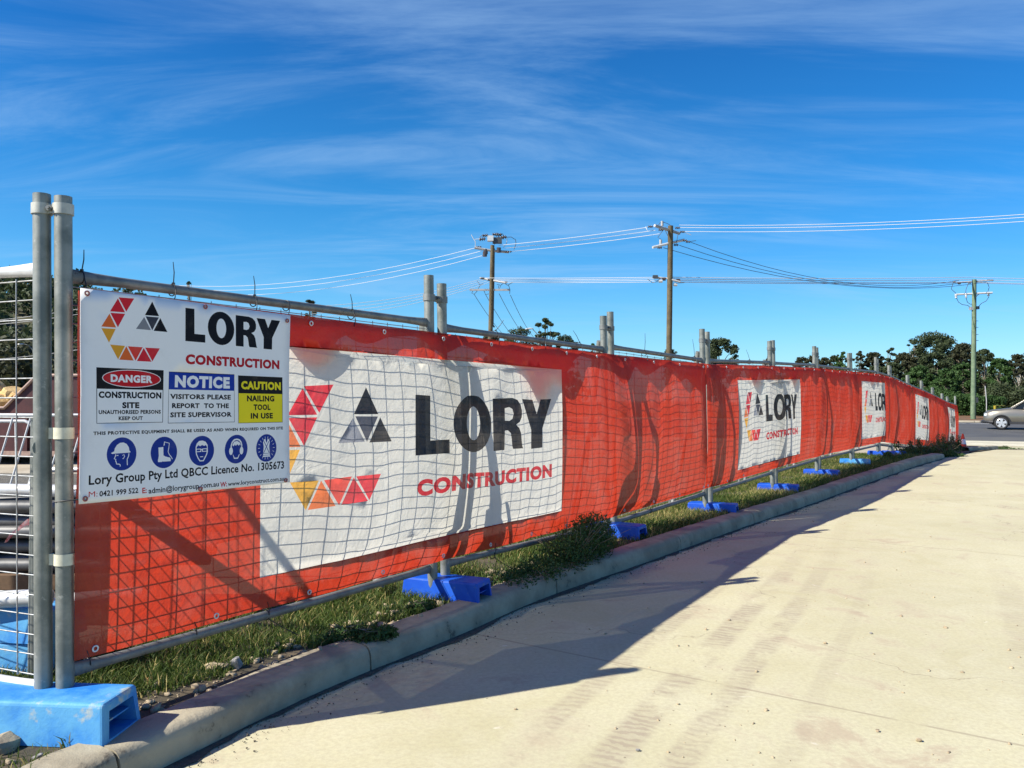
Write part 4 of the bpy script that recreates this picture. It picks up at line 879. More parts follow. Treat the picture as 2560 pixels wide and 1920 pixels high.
# dark tarpaulin heap behind the pipes
bm = bmesh.new(); bmesh.ops.create_grid(bm, x_segments=60, y_segments=24, size=1)
for v in bm.verts:
    x, y = v.co.x, v.co.y; e = max(0, 1-max(abs(x), abs(y))**4); v.co = Vector((-4.4+x*1.5, 6.3+y*.6, .14+e*(.5+.10*noise.noise(Vector((x*4, y*5, 1)))+.05*noise.noise(Vector((x*11, y*9, 2))))))
me = bpy.data.meshes.new('tarpaulin'); bm.to_mesh(me); bm.free(); me.polygons.foreach_set('use_smooth', [True]*len(me.polygons))
setp(link(me, 'tarpaulin', None, simple('grey_tarp', (.16, .16, .18), (.24, .24, .25), 3, .45, 0, .3, .02)), 'crumpled grey plastic sheet heaped behind the pipe stack', 'plastic sheet')
# steel barrier frames leaning before the skip
for i, (x0, x1, y, z0, z1, ln, lab) in enumerate(((-6.6, -5.2, 8.6, .2, 1.27, .10, 'left steel barrier frame standing before the maroon skip'), (-5.62, -4.3, 8.3, .14, 1.34, -.28, 'leaning steel barrier frame with a rounded corner before the skip'))):
    t = empty('crowd_barrier', ((x0+x1)/2, y, z0), lab, 'barrier', 'steel barrier frames before the skip'); mb = MB()
    P = lambda x, z: Vector((x+ln*(1-(z-z0)/(z1-z0)), y+.1*(z-z0), z))
    mb.tube([P(x0, z0), P(x0, z1-.1), P(x0+.03, z1-.03), P(x0+.1, z1), P(x1-.1, z1), P(x1-.03, z1-.03), P(x1, z1-.1), P(x1, z0)], .019, 8); mb.build('frame', galv_w, t)
    for k in range(1, 7): x = x0+(x1-x0)*k/7; MB().tube([P(x, z0+.15), P(x, z1)], .01, 6).build('bar', galv_w, t)
    MB().tube([P(x0, z0+.15), P(x1, z0+.15)], .015, 6).build('rail', galv, t)
mb = MB(); mb.tube([(-3.55, 5.75, .2), (-3.5, 5.75, .8), (-3.42, 5.75, .95), (-3.3, 5.75, 1.0), (-2.3, 5.8, 1.0)], .02, 8); setp(mb.build('bent_tube', galv_w), 'bent pale tube with a rounded corner behind the pipe stack', 'tube')
# skip bin with sandstone
def skip():
    t = empty('skip_bin', (-10.6, 17, .2), 'dark maroon steel skip bin heaped with sandstone behind the left fence', 'skip bin')
    zz = 1.34; y0, y1 = 16.2, 18.6
    for y in (y0, y1):
        o = [(-14.4, .35), (-9.0, .35), (-8.4, 1.2), (-8.4, 2.0), (-9.6, 2.0), (-10.25, zz), (-14.4, zz)]
        mb = MB(); n = len(o); vs = [(x, y-.03, z) for x, z in o]+[(x, y+.03, z) for x, z in o]
        mb.add(vs, [tuple(range(n)), tuple(reversed(range(n, 2*n)))]+[(i, n+i, n+(i+1) % n, (i+1) % n) for i in range(n)]); sw = mb.build('side_wall', maroon, t)
        mb = MB(); rim = [(-14.4, zz), (-10.25, zz), (-9.6, 2.0), (-8.4, 2.0)]
        mb.tube([(x, y-.04, z) for x, z in rim], .035, 6); mb.build('rim', rust_m, sw)
    MB().box((-11.7, (y0+y1)/2, .38), (5.4, y1-y0, .06)).build('floor', maroon, t)
    MB().box((-8.4, (y0+y1)/2, 1.6), (.06, y1-y0-.1, .8)).build('end_wall', maroon, t)
    for x in (-13.4, -12.2, -11.0, -9.8): MB().box((x, y0-.06, .8), (.09, .06, .85)).build('stiffener', maroon, t)
    MB().box((-11.6, y0-.05, .42), (5.2, .1, .1)).build('skid', rust_m, t)
skip()
for i, (px, py, d, s_, lab) in enumerate(((8, 1003, 17.2, .42, 'left sandstone block showing above the skip rim'), (38, 985, 17.3, .34, 'tallest sandstone block in the skip'), (62, 1002, 17.1, .3, 'pale angular sandstone block right of the tallest'), (84, 995, 17.4, .33, 'orange sandstone block against the skip end'), (46, 1012, 16.9, .22, 'small sandstone lump low in the middle of the heap'), (-25, 990, 17.4, .5, 'large sandstone block at the left of the heap'), (120, 1000, 17.5, .4, 'sandstone block hidden mostly behind the two posts'))):
    p = at(px, py, d); rock('sandstone_block', lab, 'stone block', p-Vector((0, 0, .1)), (s_, s_*.9, s_*.95), sand_m, i*3.7+1, sub=3, group='sandstone blocks heaped in the skip', tilt=(.4*i, 0, i))

# ------------------------------------------------------------------ power poles and lines
def ins(mb, p, d, n=3, r=.06, l=.3):
    p = Vector(p); d = Vector(d).normalized()
    mb.tube([p, p+d*l], r*.35, 6)
    vs = [];
    pts = []; rs = []
    for k in range(n):
        a = p+d*l*k/n; pts += [a, a+d*l/n*.1, a+d*l/n*.5, a+d*l/n*.6]; rs += [r*.4, r, r, r*.4]
    mb.tube(pts, rs, 8)
def dirs(a): return Vector((math.cos(a), math.sin(a), 0))
def crossarm(t, c, a, L_, r=.06, mat=None, n_ins=4, up=True, nm='crossarm'):
    d = dirs(a); M3 = Matrix.Rotation(a, 3, 'Z'); c = Vector(c)
    cr = MB().box(c, (L_, .1, .12), M3).build(nm, mat or grey_m, t); out = []
    for k in range(n_ins):
        p = c+d*L_*((k+.5)/n_ins-.5)*.96; out.append(p)
        mb = MB(); ins(mb, p+Vector((0, 0, .06 if up else -.06)), (0, 0, 1 if up else -1), 3, .05, .2); mb.build('insulator', porc_m, t)
    return out
def jumper(t, pts, r=.012, mat=None): MB().tube(pts, r, 5).build('jumper_cable', mat or cable_m, t)
def pole(name, label, px, top, bot_z, d, r0, r1, mat, leanx):
    b = at(px, 1000, d); b.z = bot_z; T_ = at(px+leanx, top, d); t = empty(name, b, label, 'power pole')
    mb = MB(); mb.tube([b, b.lerp(T_, .33), b.lerp(T_, .66), T_], [r0, r0*.93, (r0+r1)/2, r1], 14); mb.build('pole_shaft', mat, t); return t, b, T_
# first pole
d1 = 43; t1, B1, T1 = pole('power_pole', 'brown timber power pole with switchgear on top, left of the two brown poles', 1221, 612, .1, d1, .135, .11, wood_m, 10)
A = lambda x, y, dd=0: at(x, y, d1+dd)
mb = MB(); mb.tube([A(1186, 618, -.1), A(1232, 626), A(1272, 629, .2)], .07, 6); mb.build('crossarm', grey_m, t1)
MB().box(A(1226, 595, -.1), (.32, .3, .28)).build('switch_box', galv_w, t1); MB().box(A(1243, 600), (.5, .3, .3)).build('switch_box', cable_m, t1)
for x, y in ((1205, 597), (1212, 588), (1246, 586), (1252, 594), (1237, 585), (1258, 592)): mb = MB(); ins(mb, A(x-6, y), (1, 0, .1), 3, .09, .32); mb.build('switch_contact', porc_m, t1)
for a_, b_ in (((1192, 600), (1212, 590)), ((1186, 594), (1205, 585))): pass
for path in ([(1178, 585), (1183, 595), (1188, 602), (1188, 616)], [(1186, 597), (1196, 596), (1206, 597)], [(1198, 600), (1200, 590), (1208, 586), (1215, 588)], [(1236, 610), (1242, 596), (1248, 588)], [(1250, 590), (1262, 590), (1268, 596), (1266, 608), (1258, 618)], [(1262, 592), (1278, 591), (1289, 598), (1290, 608), (1285, 622)], [(1248, 584), (1256, 583), (1261, 590)], [(1240, 584), (1246, 582), (1250, 588)]):
    jumper(t1, [A(*p) for p in path], .018, galv_w if path[0][0] in (1178, 1186, 1250) else cable_m)
for x, y in ((1214, 628), (1247, 624), (1212, 634)): mb = MB(); mb.tube([A(x, y-6), A(x, y+6)], .12, 10); mb.build('cutout_fuse', porc_m, t1)
mb = MB(); ins(mb, A(1262, 628), (1, 0, 0), 3, .05, .4); mb.build('insulator', porc_m, t1); mb = MB(); ins(mb, A(1190, 616), (1, 0, 0), 3, .05, .3); mb.build('insulator', porc_m, t1)
MB().tube([A(1235, 620), A(1234, 700), A(1232, 812), A(1236, 818)], .045, 8).build('riser_pipe', cable_m, t1)
MB().tube([A(1230, 625), A(1229, 700), A(1228, 800)], .012, 5).build('earth_wire', galv_w, t1)
LV1 = [(1204, 695), (1222, 699), (1245, 702), (1262, 705)]
mb = MB(); mb.tube([A(1200, 694, .3), A(1230, 700), A(1264, 706, -.3)], .06, 6); mb.build('crossarm', grey_m, t1)
for x, y in LV1: mb = MB(); ins(mb, A(x-3, y), (1, 0, 0), 3, .07, .22); mb.build('insulator', porc_m, t1)
MB().box(A(1224, 724), (2.15, .1, .1)).build('crossarm', grey_m, t1)
for p in ([(1193, 702), (1200, 712), (1208, 708)], [(1200, 712), (1192, 728), (1185, 735), (1179, 732), (1182, 727)], [(1210, 727), (1214, 736), (1222, 734)], [(1247, 724), (1252, 712), (1258, 708)], [(1262, 708), (1272, 714), (1275, 724), (1274, 734)], [(1242, 711), (1248, 710), (1246, 720)], [(1270, 712), (1280, 706), (1286, 705)]): jumper(t1, [A(*q) for q in p], .016)
# second pole
d2 = 40; t2, B2, T2 = pole('power_pole', 'taller brown timber power pole with two angled crossarms, right of the two brown poles', 1670, 563, .1, d2, .150, .13, wood_m, 8)
A2 = lambda x, y, dd=0: at(x, y, d2+dd)
MB().tube([A2(1638, 562, -.8), A2(1700, 582, .6)], .075, 6).build('crossarm', grey_m, t2)
MB().tube([A2(1633, 617, -.3), A2(1712, 598, .3)], .07, 6).build('crossarm', galv_w, t2)
MB().tube([A2(1671, 626), A2(1681, 608)], .03, 5).build('brace', galv_w, t2)
for x, y in ((1622, 565), (1648, 573), (1690, 568), (1702, 578), (1708, 600), (1716, 603), (1686, 611), (1645, 618)): mb = MB(); ins(mb, A2(x, y), (1, 0, 0), 3, .06, .24); mb.build('insulator', porc_m, t2)
for x, y in ((1657, 556), (1653, 603)): mb = MB(); mb.tube([A2(x, y+7), A2(x, y-5)], .07, 8); mb.build('surge_arrester', grey_m, t2)
for p in ([(1646, 563), (1652, 555), (1662, 554), (1672, 558), (1678, 562)], [(1667, 565), (1656, 578), (1646, 592), (1653, 596), (1654, 602)], [(1665, 575), (1672, 590), (1676, 606)], [(1697, 582), (1694, 598), (1692, 608)], [(1620, 575), (1616, 566), (1622, 565)], [(1728, 602), (1742, 600)], [(1730, 586), (1720, 582), (1712, 578)]): jumper(t2, [A2(*q) for q in p], .014, galv_w if p[0][0] in (1620, 1730) else cable_m)
MB().tube([A2(1635, 692, .2), A2(1668, 695), A2(1702, 704, -.2)], .05, 6).build('crossarm', grey_m, t2)
MB().box(A2(1639, 691), (.24, .2, .14)).build('cable_box', cable_m, t2)
for x, y in ((1652, 702), (1689, 711), (1660, 697), (1696, 700)): mb = MB(); mb.tube([A2(x-4, y), A2(x+5, y)], .08, 8); mb.build('insulator', galv_w if y > 701 else porc_m, t2)
for p in ([(1620, 697), (1632, 706), (1642, 704), (1650, 697)], [(1695, 707), (1712, 706)]): jumper(t2, [A2(*q) for q in p], .014)
MB().tube([A2(1667, 843), A2(1672, 868), A2(1675, 876)], .012, 5).build('steel_strap', cable_m, t2)
# third pole, greenish, across the road
d3 = 55; t3, B3, T3 = pole('power_pole', 'green treated timber power pole standing beyond the road at the right', 2432, 698, .05, d3, .17, .135, green_m, 7)
A3 = lambda x, y, dd=0: at(x, y, d3+dd)
MB().tube([A3(2395, 705, .2), A3(2486, 700, -.2)], .05, 6).build('crossarm', grey_m, t3)
MB().tube([A3(2390, 736, .2), A3(2484, 731, -.2)], .07, 6).build('crossarm', galv_w, t3); MB().tube([A3(2437, 746), A3(2451, 734)], .03, 5).build('brace', galv_w, t3)
for x, y in ((2393, 739), (2418, 738), (2474, 734)): mb = MB(); ins(mb, A3(x, y-4), (0, 0, -1), 3, .09, .3); mb.build('cutout_fuse', galv_w, t3)
for x, y in ((2386, 704), (2398, 708), (2424, 706), (2472, 700), (2480, 700)): mb = MB(); ins(mb, A3(x, y), (1, 0, 0), 2, .07, .2); mb.build('insulator', porc_m, t3)
for p in ([(2394, 745), (2399, 755), (2408, 761), (2422, 763), (2431, 771)], [(2418, 744), (2421, 755), (2428, 760), (2435, 760)], [(2475, 742), (2468, 752), (2456, 758), (2447, 768)], [(2386, 705), (2381, 722), (2392, 732)], [(2424, 708), (2418, 722), (2417, 732)], [(2472, 706), (2476, 718), (2472, 730)]): jumper(t3, [A3(*q) for q in p], .02)
MB().tube([A3(2434, 772), A3(2432, 830), A3(2431, 860)], .035, 6).build('riser_cable', cable_m, t3)
MB().box(A3(2431, 771), (.25, .2, .2)).build('cable_box', grey_m, t3); MB().box(A3(2446, 769), (.18, .2, .2)).build('cable_box', cable_m, t3)
for y in (802, 818, 836, 851): MB().tube([A3(2440, y), A3(2448, y)], .015, 4).build('step_bolt', cable_m, t3)
MB().box(A3(2439, 1000)-Vector((0, .17, 0)), (.14, .03, .35)).build('number_plate', cable_m, t3)
def line(a, b, sag, label, group, mat, r=.017):
    pts = []
    for k in range(15):
        t = k/14; p = a.lerp(b, t); p.z -= sag*4*t*(1-t); pts.append(p)
    o = MB().tube(pts, r, 4, False).build('power_line', mat); setp(o, label, 'power line', group)
L1 = 'lines of the upper span'
for k, ((ax, ay), (bx, by), nm) in enumerate((((1194, 617), (300, 712), 'top'), ((1205, 626), (330, 722), 'middle'), ((1213, 636), (360, 735), 'bottom'))):
    line(at(ax, ay, 43), at(bx, by-14, 62), 1.2, nm+' bright upper line running left from the first power pole', 'upper lines left of the first pole', cond_m, .012)
for k, ((ax, ay), (bx, by), nm) in enumerate((((1247, 612), (1618, 567), 'top'), ((1262, 619), (1640, 574), 'middle'), ((1280, 627), (1650, 583), 'bottom'))):
    line(at(ax, ay, 43), at(bx, by, 40), .06, nm+' bright upper line between the two brown power poles', 'upper lines between the brown poles', cond_m, .013)
for k, ((ax, ay), (bx, by), nm) in enumerate((((1700, 561), (2900, 500), 'top'), ((1702, 567), (2900, 508), 'middle'), ((1712, 577), (2900, 518), 'bottom'))):
    line(at(ax, ay, 40), at(bx, by+6, 33), .3, nm+' bright upper line running right from the taller brown pole out of the frame', 'upper lines right of the taller pole', cond_m, .012)
for k in range(4):
    nm = ('top', 'second', 'third', 'bottom')[k]
    line(at(1205+k*6, 696+k*3, 43), at(760+k*10, 766+k*9, 36), .3, nm+' bright low line running left from the first power pole', 'low lines left of the first pole', cond_m, .010)
    line(at(1212+k*12, 694+k*3.6, 43), at(1655, 692+k*4, 40), .03, nm+' bright low line between the two brown power poles', 'low lines between the brown poles', cond_m, .012)
    line(at(1675, 692+k*4, 40), at(2432, [692, 698, 704, 706][k], 55), .08, nm+' bright low line from the taller brown pole to the green pole', 'low lines to the green pole', cond_m, .018)
    line(at(2432, [692, 698, 704, 706][k], 55), at(2950, [691, 697, 704, 706][k], 58), .15, nm+' bright low line running right from the green pole out of the frame', 'low lines right of the green pole', cond_m, .018)
for (a_, b_, nm) in (((1728, 604), (2400, 700), 'top'), ((1700, 612), (2430, 703), 'middle'), ((1660, 618), (2470, 704), 'bottom')):
    line(at(*a_, 40), at(*b_, 55), 1.1, nm+' dark sagging cable from the angled crossarm to the green pole', 'dark sagging cables to the green pole', cable_m, .015)
for (a_, b_, nm) in (((1185, 735), (1276, 838), 'first'), ((1214, 736), (1296, 842), 'second'), ((1248, 734), (1316, 832), 'third'), ((1276, 737), (1332, 828), 'fourth')):
    line(at(*a_, 43), at(b_[0]+12, b_[1]+25, 62), .3, nm+' thin dark service wire from the left dropping right behind the fence', 'dark service wires dropping from the first pole', cable_m, .016)
for i, (x0, y0, x1, y1) in enumerate(((-60, 805, 330, 745), (-60, 815, 330, 760), (-60, 902, 330, 850))):
    line(at(x0, y0, 60), at(x1, y1, 60), .2, ('upper', 'middle', 'lower')[i]+' distant wire crossing in front of the forested hill', 'distant wires before the hill', cond_m, .014)
# street lamp behind the fence
def lamp(label, px, py, d, dirx, pxp):
    t = empty('street_lamp', at(pxp, 1000, d)-Vector((0, 0, 1.4)), label, 'street lamp', 'street lamps on curved arms'); h = at(px, py, d); b = at(pxp, 1000, d); b.z = .1; top = at(pxp, py+30, d)
    MB().tube([b, top], .06, 8).build('pole', galv, t); MB().tube([top, at(pxp-dirx*4, py+14, d), at(pxp-dirx*14, py+3, d), h], .035, 6).build('arm', galv, t)
    MB().tube([h, h+Vector((-dirx*.25, 0, -.01)), h+Vector((-dirx*.55, 0, -.05))], [.06, .12, .07], 8, True, [(1, .6)]*3).build('lamp_head', galv_w, t)
lamp('curved street lamp rising behind the fence beside the thin tree', 1332, 821, 58, 1, 1347)
lamp('small pale street lamp in front of the forested hill at the left', 58, 860, 62, 1, 84)

# ------------------------------------------------------------------ trees
def tree(label, px, ytop, d, wpx, mat, seed, kind='dense', zb_=None, n=2600, size=.16, group=None, bark=None, name='tree', depth=None):
    rr = random.Random(seed); W = wpx/FPX*d; top = at(px, ytop, d); g = road_z(max(0, road_v(top.x, d))) if zb_ is None else zb_
    base = Vector((top.x, d, g)); H = top.z-g; t = empty(name, base, label, 'tree', group)
    blobs = []
    if kind == 'dense': W *= 1.1
    if kind == 'dense':
        hz = min(.5*H, W*1.0); zc = top.z-hz
        for q_ in (-.25, 0, .22): r = W*.24; blobs.append((base.x+q_*W, d, top.z-r*.75-abs(q_)*hz*.25, r, r, r*.75))
        for i in range(70):
            v = Vector((rr.gauss(0, 1), rr.gauss(0, 1), rr.gauss(0, 1))).normalized()*rr.uniform(.35, 1)**.5; r = W*rr.uniform(.10, .24)
            if v.z > 0: blobs.append((base.x+v.x*(W-r), d+v.y*(W-r)*.7, zc+v.z*(hz-r*.7), r, r, r*.7))
            else: blobs.append((base.x+v.x*(W-r), d+v.y*(W-r)*.7, g+(zc-g)*(1+v.z*.85), r*1.2, r, r))
    elif kind == 'hedge':
        for i in range(34):
            r = H*rr.uniform(.16, .36); blobs.append((base.x+rr.uniform(-1, 1)*W*.85, d+rr.uniform(-.5, .5)*W*.3, g+H*rr.uniform(.12, .78), r*1.2, r, r*.8))
        blobs.append((base.x+rr.uniform(-.2, .2)*W, d, top.z-H*.2, H*.2, H*.2, H*.2))
    else:   # open crown: small clumps at the ends of limbs
        for i in range(34):
            a = rr.uniform(0, 6.28); z = rr.uniform(.45, .98); q = rr.uniform(.1, 1)*(1.15-z*.5); r = W*rr.uniform(.09, .24)
            blobs.append((base.x+math.cos(a)*q*W, d+math.sin(a)*q*W*.6, g+H*z-r*.4, r, r, r*.6))
    trunk = MB(); r0 = max(.06, H*.02); sway = rr.uniform(-.05, .05)*H
    trunk.tube([base-Vector((0, 0, .2)), base+Vector((sway*.4, 0, H*.35)), base+Vector((sway, 0, H*.75))], [r0, r0*.7, r0*.3], 8)
    trunk.build('trunk', bark or bark_m, t); lm = MB()
    for b in blobs[::4] if kind != 'open' else blobs:
        s0 = base+Vector((sway*.6, 0, H*rr.uniform(.3, .6))); e = Vector(b[:3]); lm.tube([s0, s0.lerp(e, .5)+Vector((0, 0, .03*H)), e], [r0*.35, r0*.22, r0*.08], 5)
    lm.build('limbs', bark or bark_m, t)
    V, Q, tt = leaves(blobs, int(n*2.6), size*.66, seed, .1, 1.7); fastmesh('crown', V, Q, mat, t, tt); return t
RG = 'trees beyond the road at the right'
TR = [ # label, px, ytop, d, halfwidth, mat, kind, n, size
 ('low dark rounded treetop farthest left of the right hand tree line', 2008, 890, 120, 34, fol_c, 'dense', 1800, .2),
 ('small dark round tree just left of the sixth posts', 2036, 886, 118, 24, fol_c, 'dense', 1600, .2),
 ('small round dark tree between the fifth and sixth posts', 2063, 893, 116, 20, fol_c, 'dense', 1500, .2),
 ('open crowned tree with yellowish flat clumps, left of the seventh posts', 2109, 876, 100, 24, fol_b, 'open', 1500, .16),
 ('round dark tree below the flat topped one', 2086, 888, 104, 14, fol_a, 'dense', 1500, .17),
 ('bushy tree filling the gap below the flat topped tree', 2098, 905, 98, 36, fol_b, 'dense', 2600, .17),
 ('open brownish gum tree right of the seventh posts', 2150, 873, 96, 26, fol_c, 'open', 1900, .16),
 ('brown leaved tree right of the seventh posts', 2185, 879, 96, 34, fol_c, 'dense', 3000, .18),
 ('dark tree with bumpy top left of the big dome', 2222, 865, 108, 24, fol_a, 'open', 2200, .17),
 ('great domed gum tree, the highest of the tree line', 2335, 826, 125, 84, fol_a, 'dense', 10000, .22),
 ('left shoulder of open branches beside the great dome', 2283, 845, 122, 26, fol_a, 'open', 2200, .19),
 ('brownish tree leaning on the right side of the great dome', 2410, 856, 110, 46, fol_c, 'dense', 4200, .2),
 ('brownish tree between the dome and the flat banners', 2262, 880, 95, 40, fol_c, 'dense', 3200, .18),
 ('mid green tree below the great dome', 2340, 878, 90, 52, fol_a, 'dense', 4200, .18),
 ('dark green tree directly left of the green pole', 2408, 905, 80, 40, fol_b, 'dense', 3600, .15),
 ('dark tree right behind the green pole', 2462, 872, 86, 26, fol_a, 'dense', 2800, .15),
 ('broad bright green tree right of the green pole', 2500, 894, 74, 36, fol_b, 'dense', 3600, .14),
 ('olive tree above the silver car', 2545, 884, 78, 30, fol_c, 'dense', 2800, .14),
 ('tree with pale forked trunks at the right edge', 2552, 905, 66, 26, fol_c, 'open', 1500, .12),
 ('tall dark tree just outside the right edge, its tip in view', 2592, 845, 72, 26, fol_a, 'dense', 2400, .14),
 ('dark green bushy tree behind the far end of the banners', 2300, 912, 74, 46, fol_b, 'dense', 3600, .14),
 ('dark green tree behind the last fence posts', 2365, 920, 70, 40, fol_b, 'dense', 3400, .13),
 ('dark tree behind the corner of the fence', 2235, 905, 78, 36, fol_a, 'dense', 3000, .15),
 ('dark tree behind the posts before the corner', 2190, 912, 84, 30, fol_a, 'dense', 2400, .16)]
for i, (lab, px, yt, d, w, mt, kd, n, sz) in enumerate(TR):
    tree(lab, px, yt, d, w, mt, 100+i, kd, n=n, size=sz, group=RG, bark=palebark if 'pale' in lab else None)
SH = [('broad dark shrub behind the far banners', 2290, 960, 66, 60, fol_b), ('dark shrub at the foot of the trees behind the last posts', 2370, 975, 62, 45, fol_b), ('leafy yellow green shrub right of the green pole', 2470, 985, 58.5, 34, fol_b), ('dark shrub left of the green pole', 2410, 985, 60, 34, fol_b),
      ('very dark dense shrub above the car bonnet', 2515, 955, 63, 40, fol_a), ('dark shrub at the right edge above the car', 2575, 960, 62, 40, fol_a), ('dark shrub far left behind the banners', 2210, 965, 70, 50, fol_a), ('shrub outside the right edge beyond the car', 2660, 950, 62, 50, fol_a)]
for i, (lab, px, yt, d, w, mt) in enumerate(SH):
    tree(lab, px, yt, d, w, mt, 200+i, 'hedge', n=3600, size=.10, group='shrubs beyond the road', name='shrub')
FT = [('dark treetop at the foot of the first power pole', 1228, 828, 95, 22, fol_a, 'dense', 1500, .17), ('low dark treetop right of the first power pole', 1300, 816, 98, 56, fol_a, 'dense', 3000, .17), ('tall thin open gum tree above the fence rail', 1366, 788, 90, 40, fol_a, 'open', 3200, .13),
      ('small dark treetop right of the thin gum', 1412, 836, 92, 38, fol_a, 'dense', 2200, .14), ('tiny treetop near the third posts', 1482, 858, 110, 7, fol_b, 'dense', 500, .12), ('low treetop at the foot of the taller brown pole', 1675, 870, 120, 22, fol_a, 'dense', 900, .17),
      ('large round dark tree behind the fourth pair of posts', 1800, 842, 85, 56, fol_a, 'dense', 5200, .17), ('small low treetop before the fifth posts', 1922, 895, 110, 12, fol_a, 'dense', 600, .15),
      ('brownish treetop just above the rail left of the second posts', 775, 741, 95, 32, fol_c, 'open', 2000, .14), ('tiny treetop above the rail over the sign', 470, 702, 120, 6, fol_a, 'dense', 400, .12)]
for i, (lab, px, yt, d, w, mt, kd, n, sz) in enumerate(FT): tree(lab, px, yt, d, w, mt, 300+i, kd, zb_=.1, n=n, size=sz, group='trees showing above the fence')
# far low rise behind everything and the forested hill at the left
def hill_z(x, y): return -.7+34*math.exp(-(((x+155)/95)**2)-(((y-240)/75)**2))+12*math.exp(-(((x-20)/160)**2)-(((y-430)/60)**2))*0
sheet('hill', [(-420, 110), (60, 110), (60, 420), (-420, 420)], 12, hill_z, simple('hill_soil', (.05, .05, .025), (.07, .065, .03), .2, .95))
hr = np.random.default_rng(5); blobs = []
while len(blobs) < 620:
    x = hr.uniform(-300, 10); y = hr.uniform(130, 270); z = hill_z(x, y)
    if z < .6 and hr.random() < .6: continue
    r = hr.uniform(2.5, 5.5); blobs.append((x, y, z+r*.9, r, r, r*.85))
V, Q, tt = leaves(blobs, 110000, .62, 77, .3, 1.6)
setp(fastmesh('hill_forest', V, Q, fol_a, None, tt), 'dark forest covering the hill behind the left fence', None, None, 'stuff')
blobs = [(hr.uniform(-60, -14), hr.uniform(60, 100), hr.uniform(.5, 5.5), *( [hr.uniform(1.4, 2.8)]*3)) for i in range(90)]
V, Q, tt = leaves(blobs, 26000, .26, 78, .3, 1.6); setp(fastmesh('scrub', V, Q, fol_c, None, tt), 'dark scrub at the foot of the forested hill', None, None, 'stuff')
V, Q, tt = leaves([(RO.x+RU.x*u+RV.x*v, RO.y+RU.y*u+RV.y*v, road_z(v)+.12, .5, .5, .16) for u, v in [(hr.uniform(-30, 30), hr.uniform(19.2, 24)) for i in range(120)]], 9000, .07, 79, .2, 1.5)
setp(fastmesh('ground_cover', V, Q, simple('orange_ground_cover', (.30, .10, .03), (.12, .10, .03), 1.5, .9), None, tt), 'orange and green ground cover at the far roadside', None, None, 'stuff')
blobs = []
for i in range(300):
    px = hr.uniform(1960, 2900); d = hr.uniform(112, 140); top = at(px, hr.uniform(905, 940) if px > 2080 else hr.uniform(912, 935), d); r_ = hr.uniform(1.2, 2.4)
    blobs.append((top.x, d, hr.uniform(.5, max(1, top.z-r_)), r_*1.3, r_, r_))
V, Q, tt = leaves(blobs, 60000, .22, 80, .2, 1.6); setp(fastmesh('far_wood', V, Q, fol_a, None, tt), 'continuous dark wood behind the trees beyond the road', None, None, 'stuff')
# roadside bits
p = at(2462, 1000, 58); MB_ = MB(); mb = MB(); mb.tube([(p.x+.1, p.y, .1), at(2466, 1000, 58), at(2463, 965, 58)], .032, 6); setp(mb.build('marker_pole', simple('white_pole', (.4, .4, .4), rough=.5)), 'slim white pole standing among the shrubs right of the green pole', 'pole')
t = empty('yellow_post', (at(2487, 1000, 57).x, 57, .1), 'short yellow post before the shrubs behind the car bonnet', 'post'); MB().tube([at(2487, 1030, 57), at(2487, 1014, 57)], [.085, .1], 10).build('post', simple('yellow_paint', (.3, .24, .02), rough=.5), t); MB().tube([at(2487, 1014, 57.3), at(2512, 1014, 57.3)], .02, 6).build('rail', simple('yellow_rail', (.2, .17, .04), rough=.6), t)

# ------------------------------------------------------------------ traffic cone
cp = at(2406, 1120, 30); CZ = cp.z
t = empty('traffic_cone', cp, 'orange traffic cone with a white band standing at the far end of the banners', 'traffic cone')
om = simple('orange_cone', (.75, .06, .02), rough=.5)
def ring(z0, z1, r0, r1, nm, m): MB().tube([cp+Vector((0, 0, z0)), cp+Vector((0, 0, z1))], [r0, r1], 16).build(nm, m, t)
MB().box(cp+Vector((0, 0, .015)), (.34, .34, .03)).build('base', om, t); ring(.03, .15, .135, .11, 'cone_body', om); ring(.15, .34, .1125, .075, 'white_band', simple('reflective_white', (.75, .7, .74), rough=.4)); ring(.34, .54, .073, .025, 'cone_body', om)

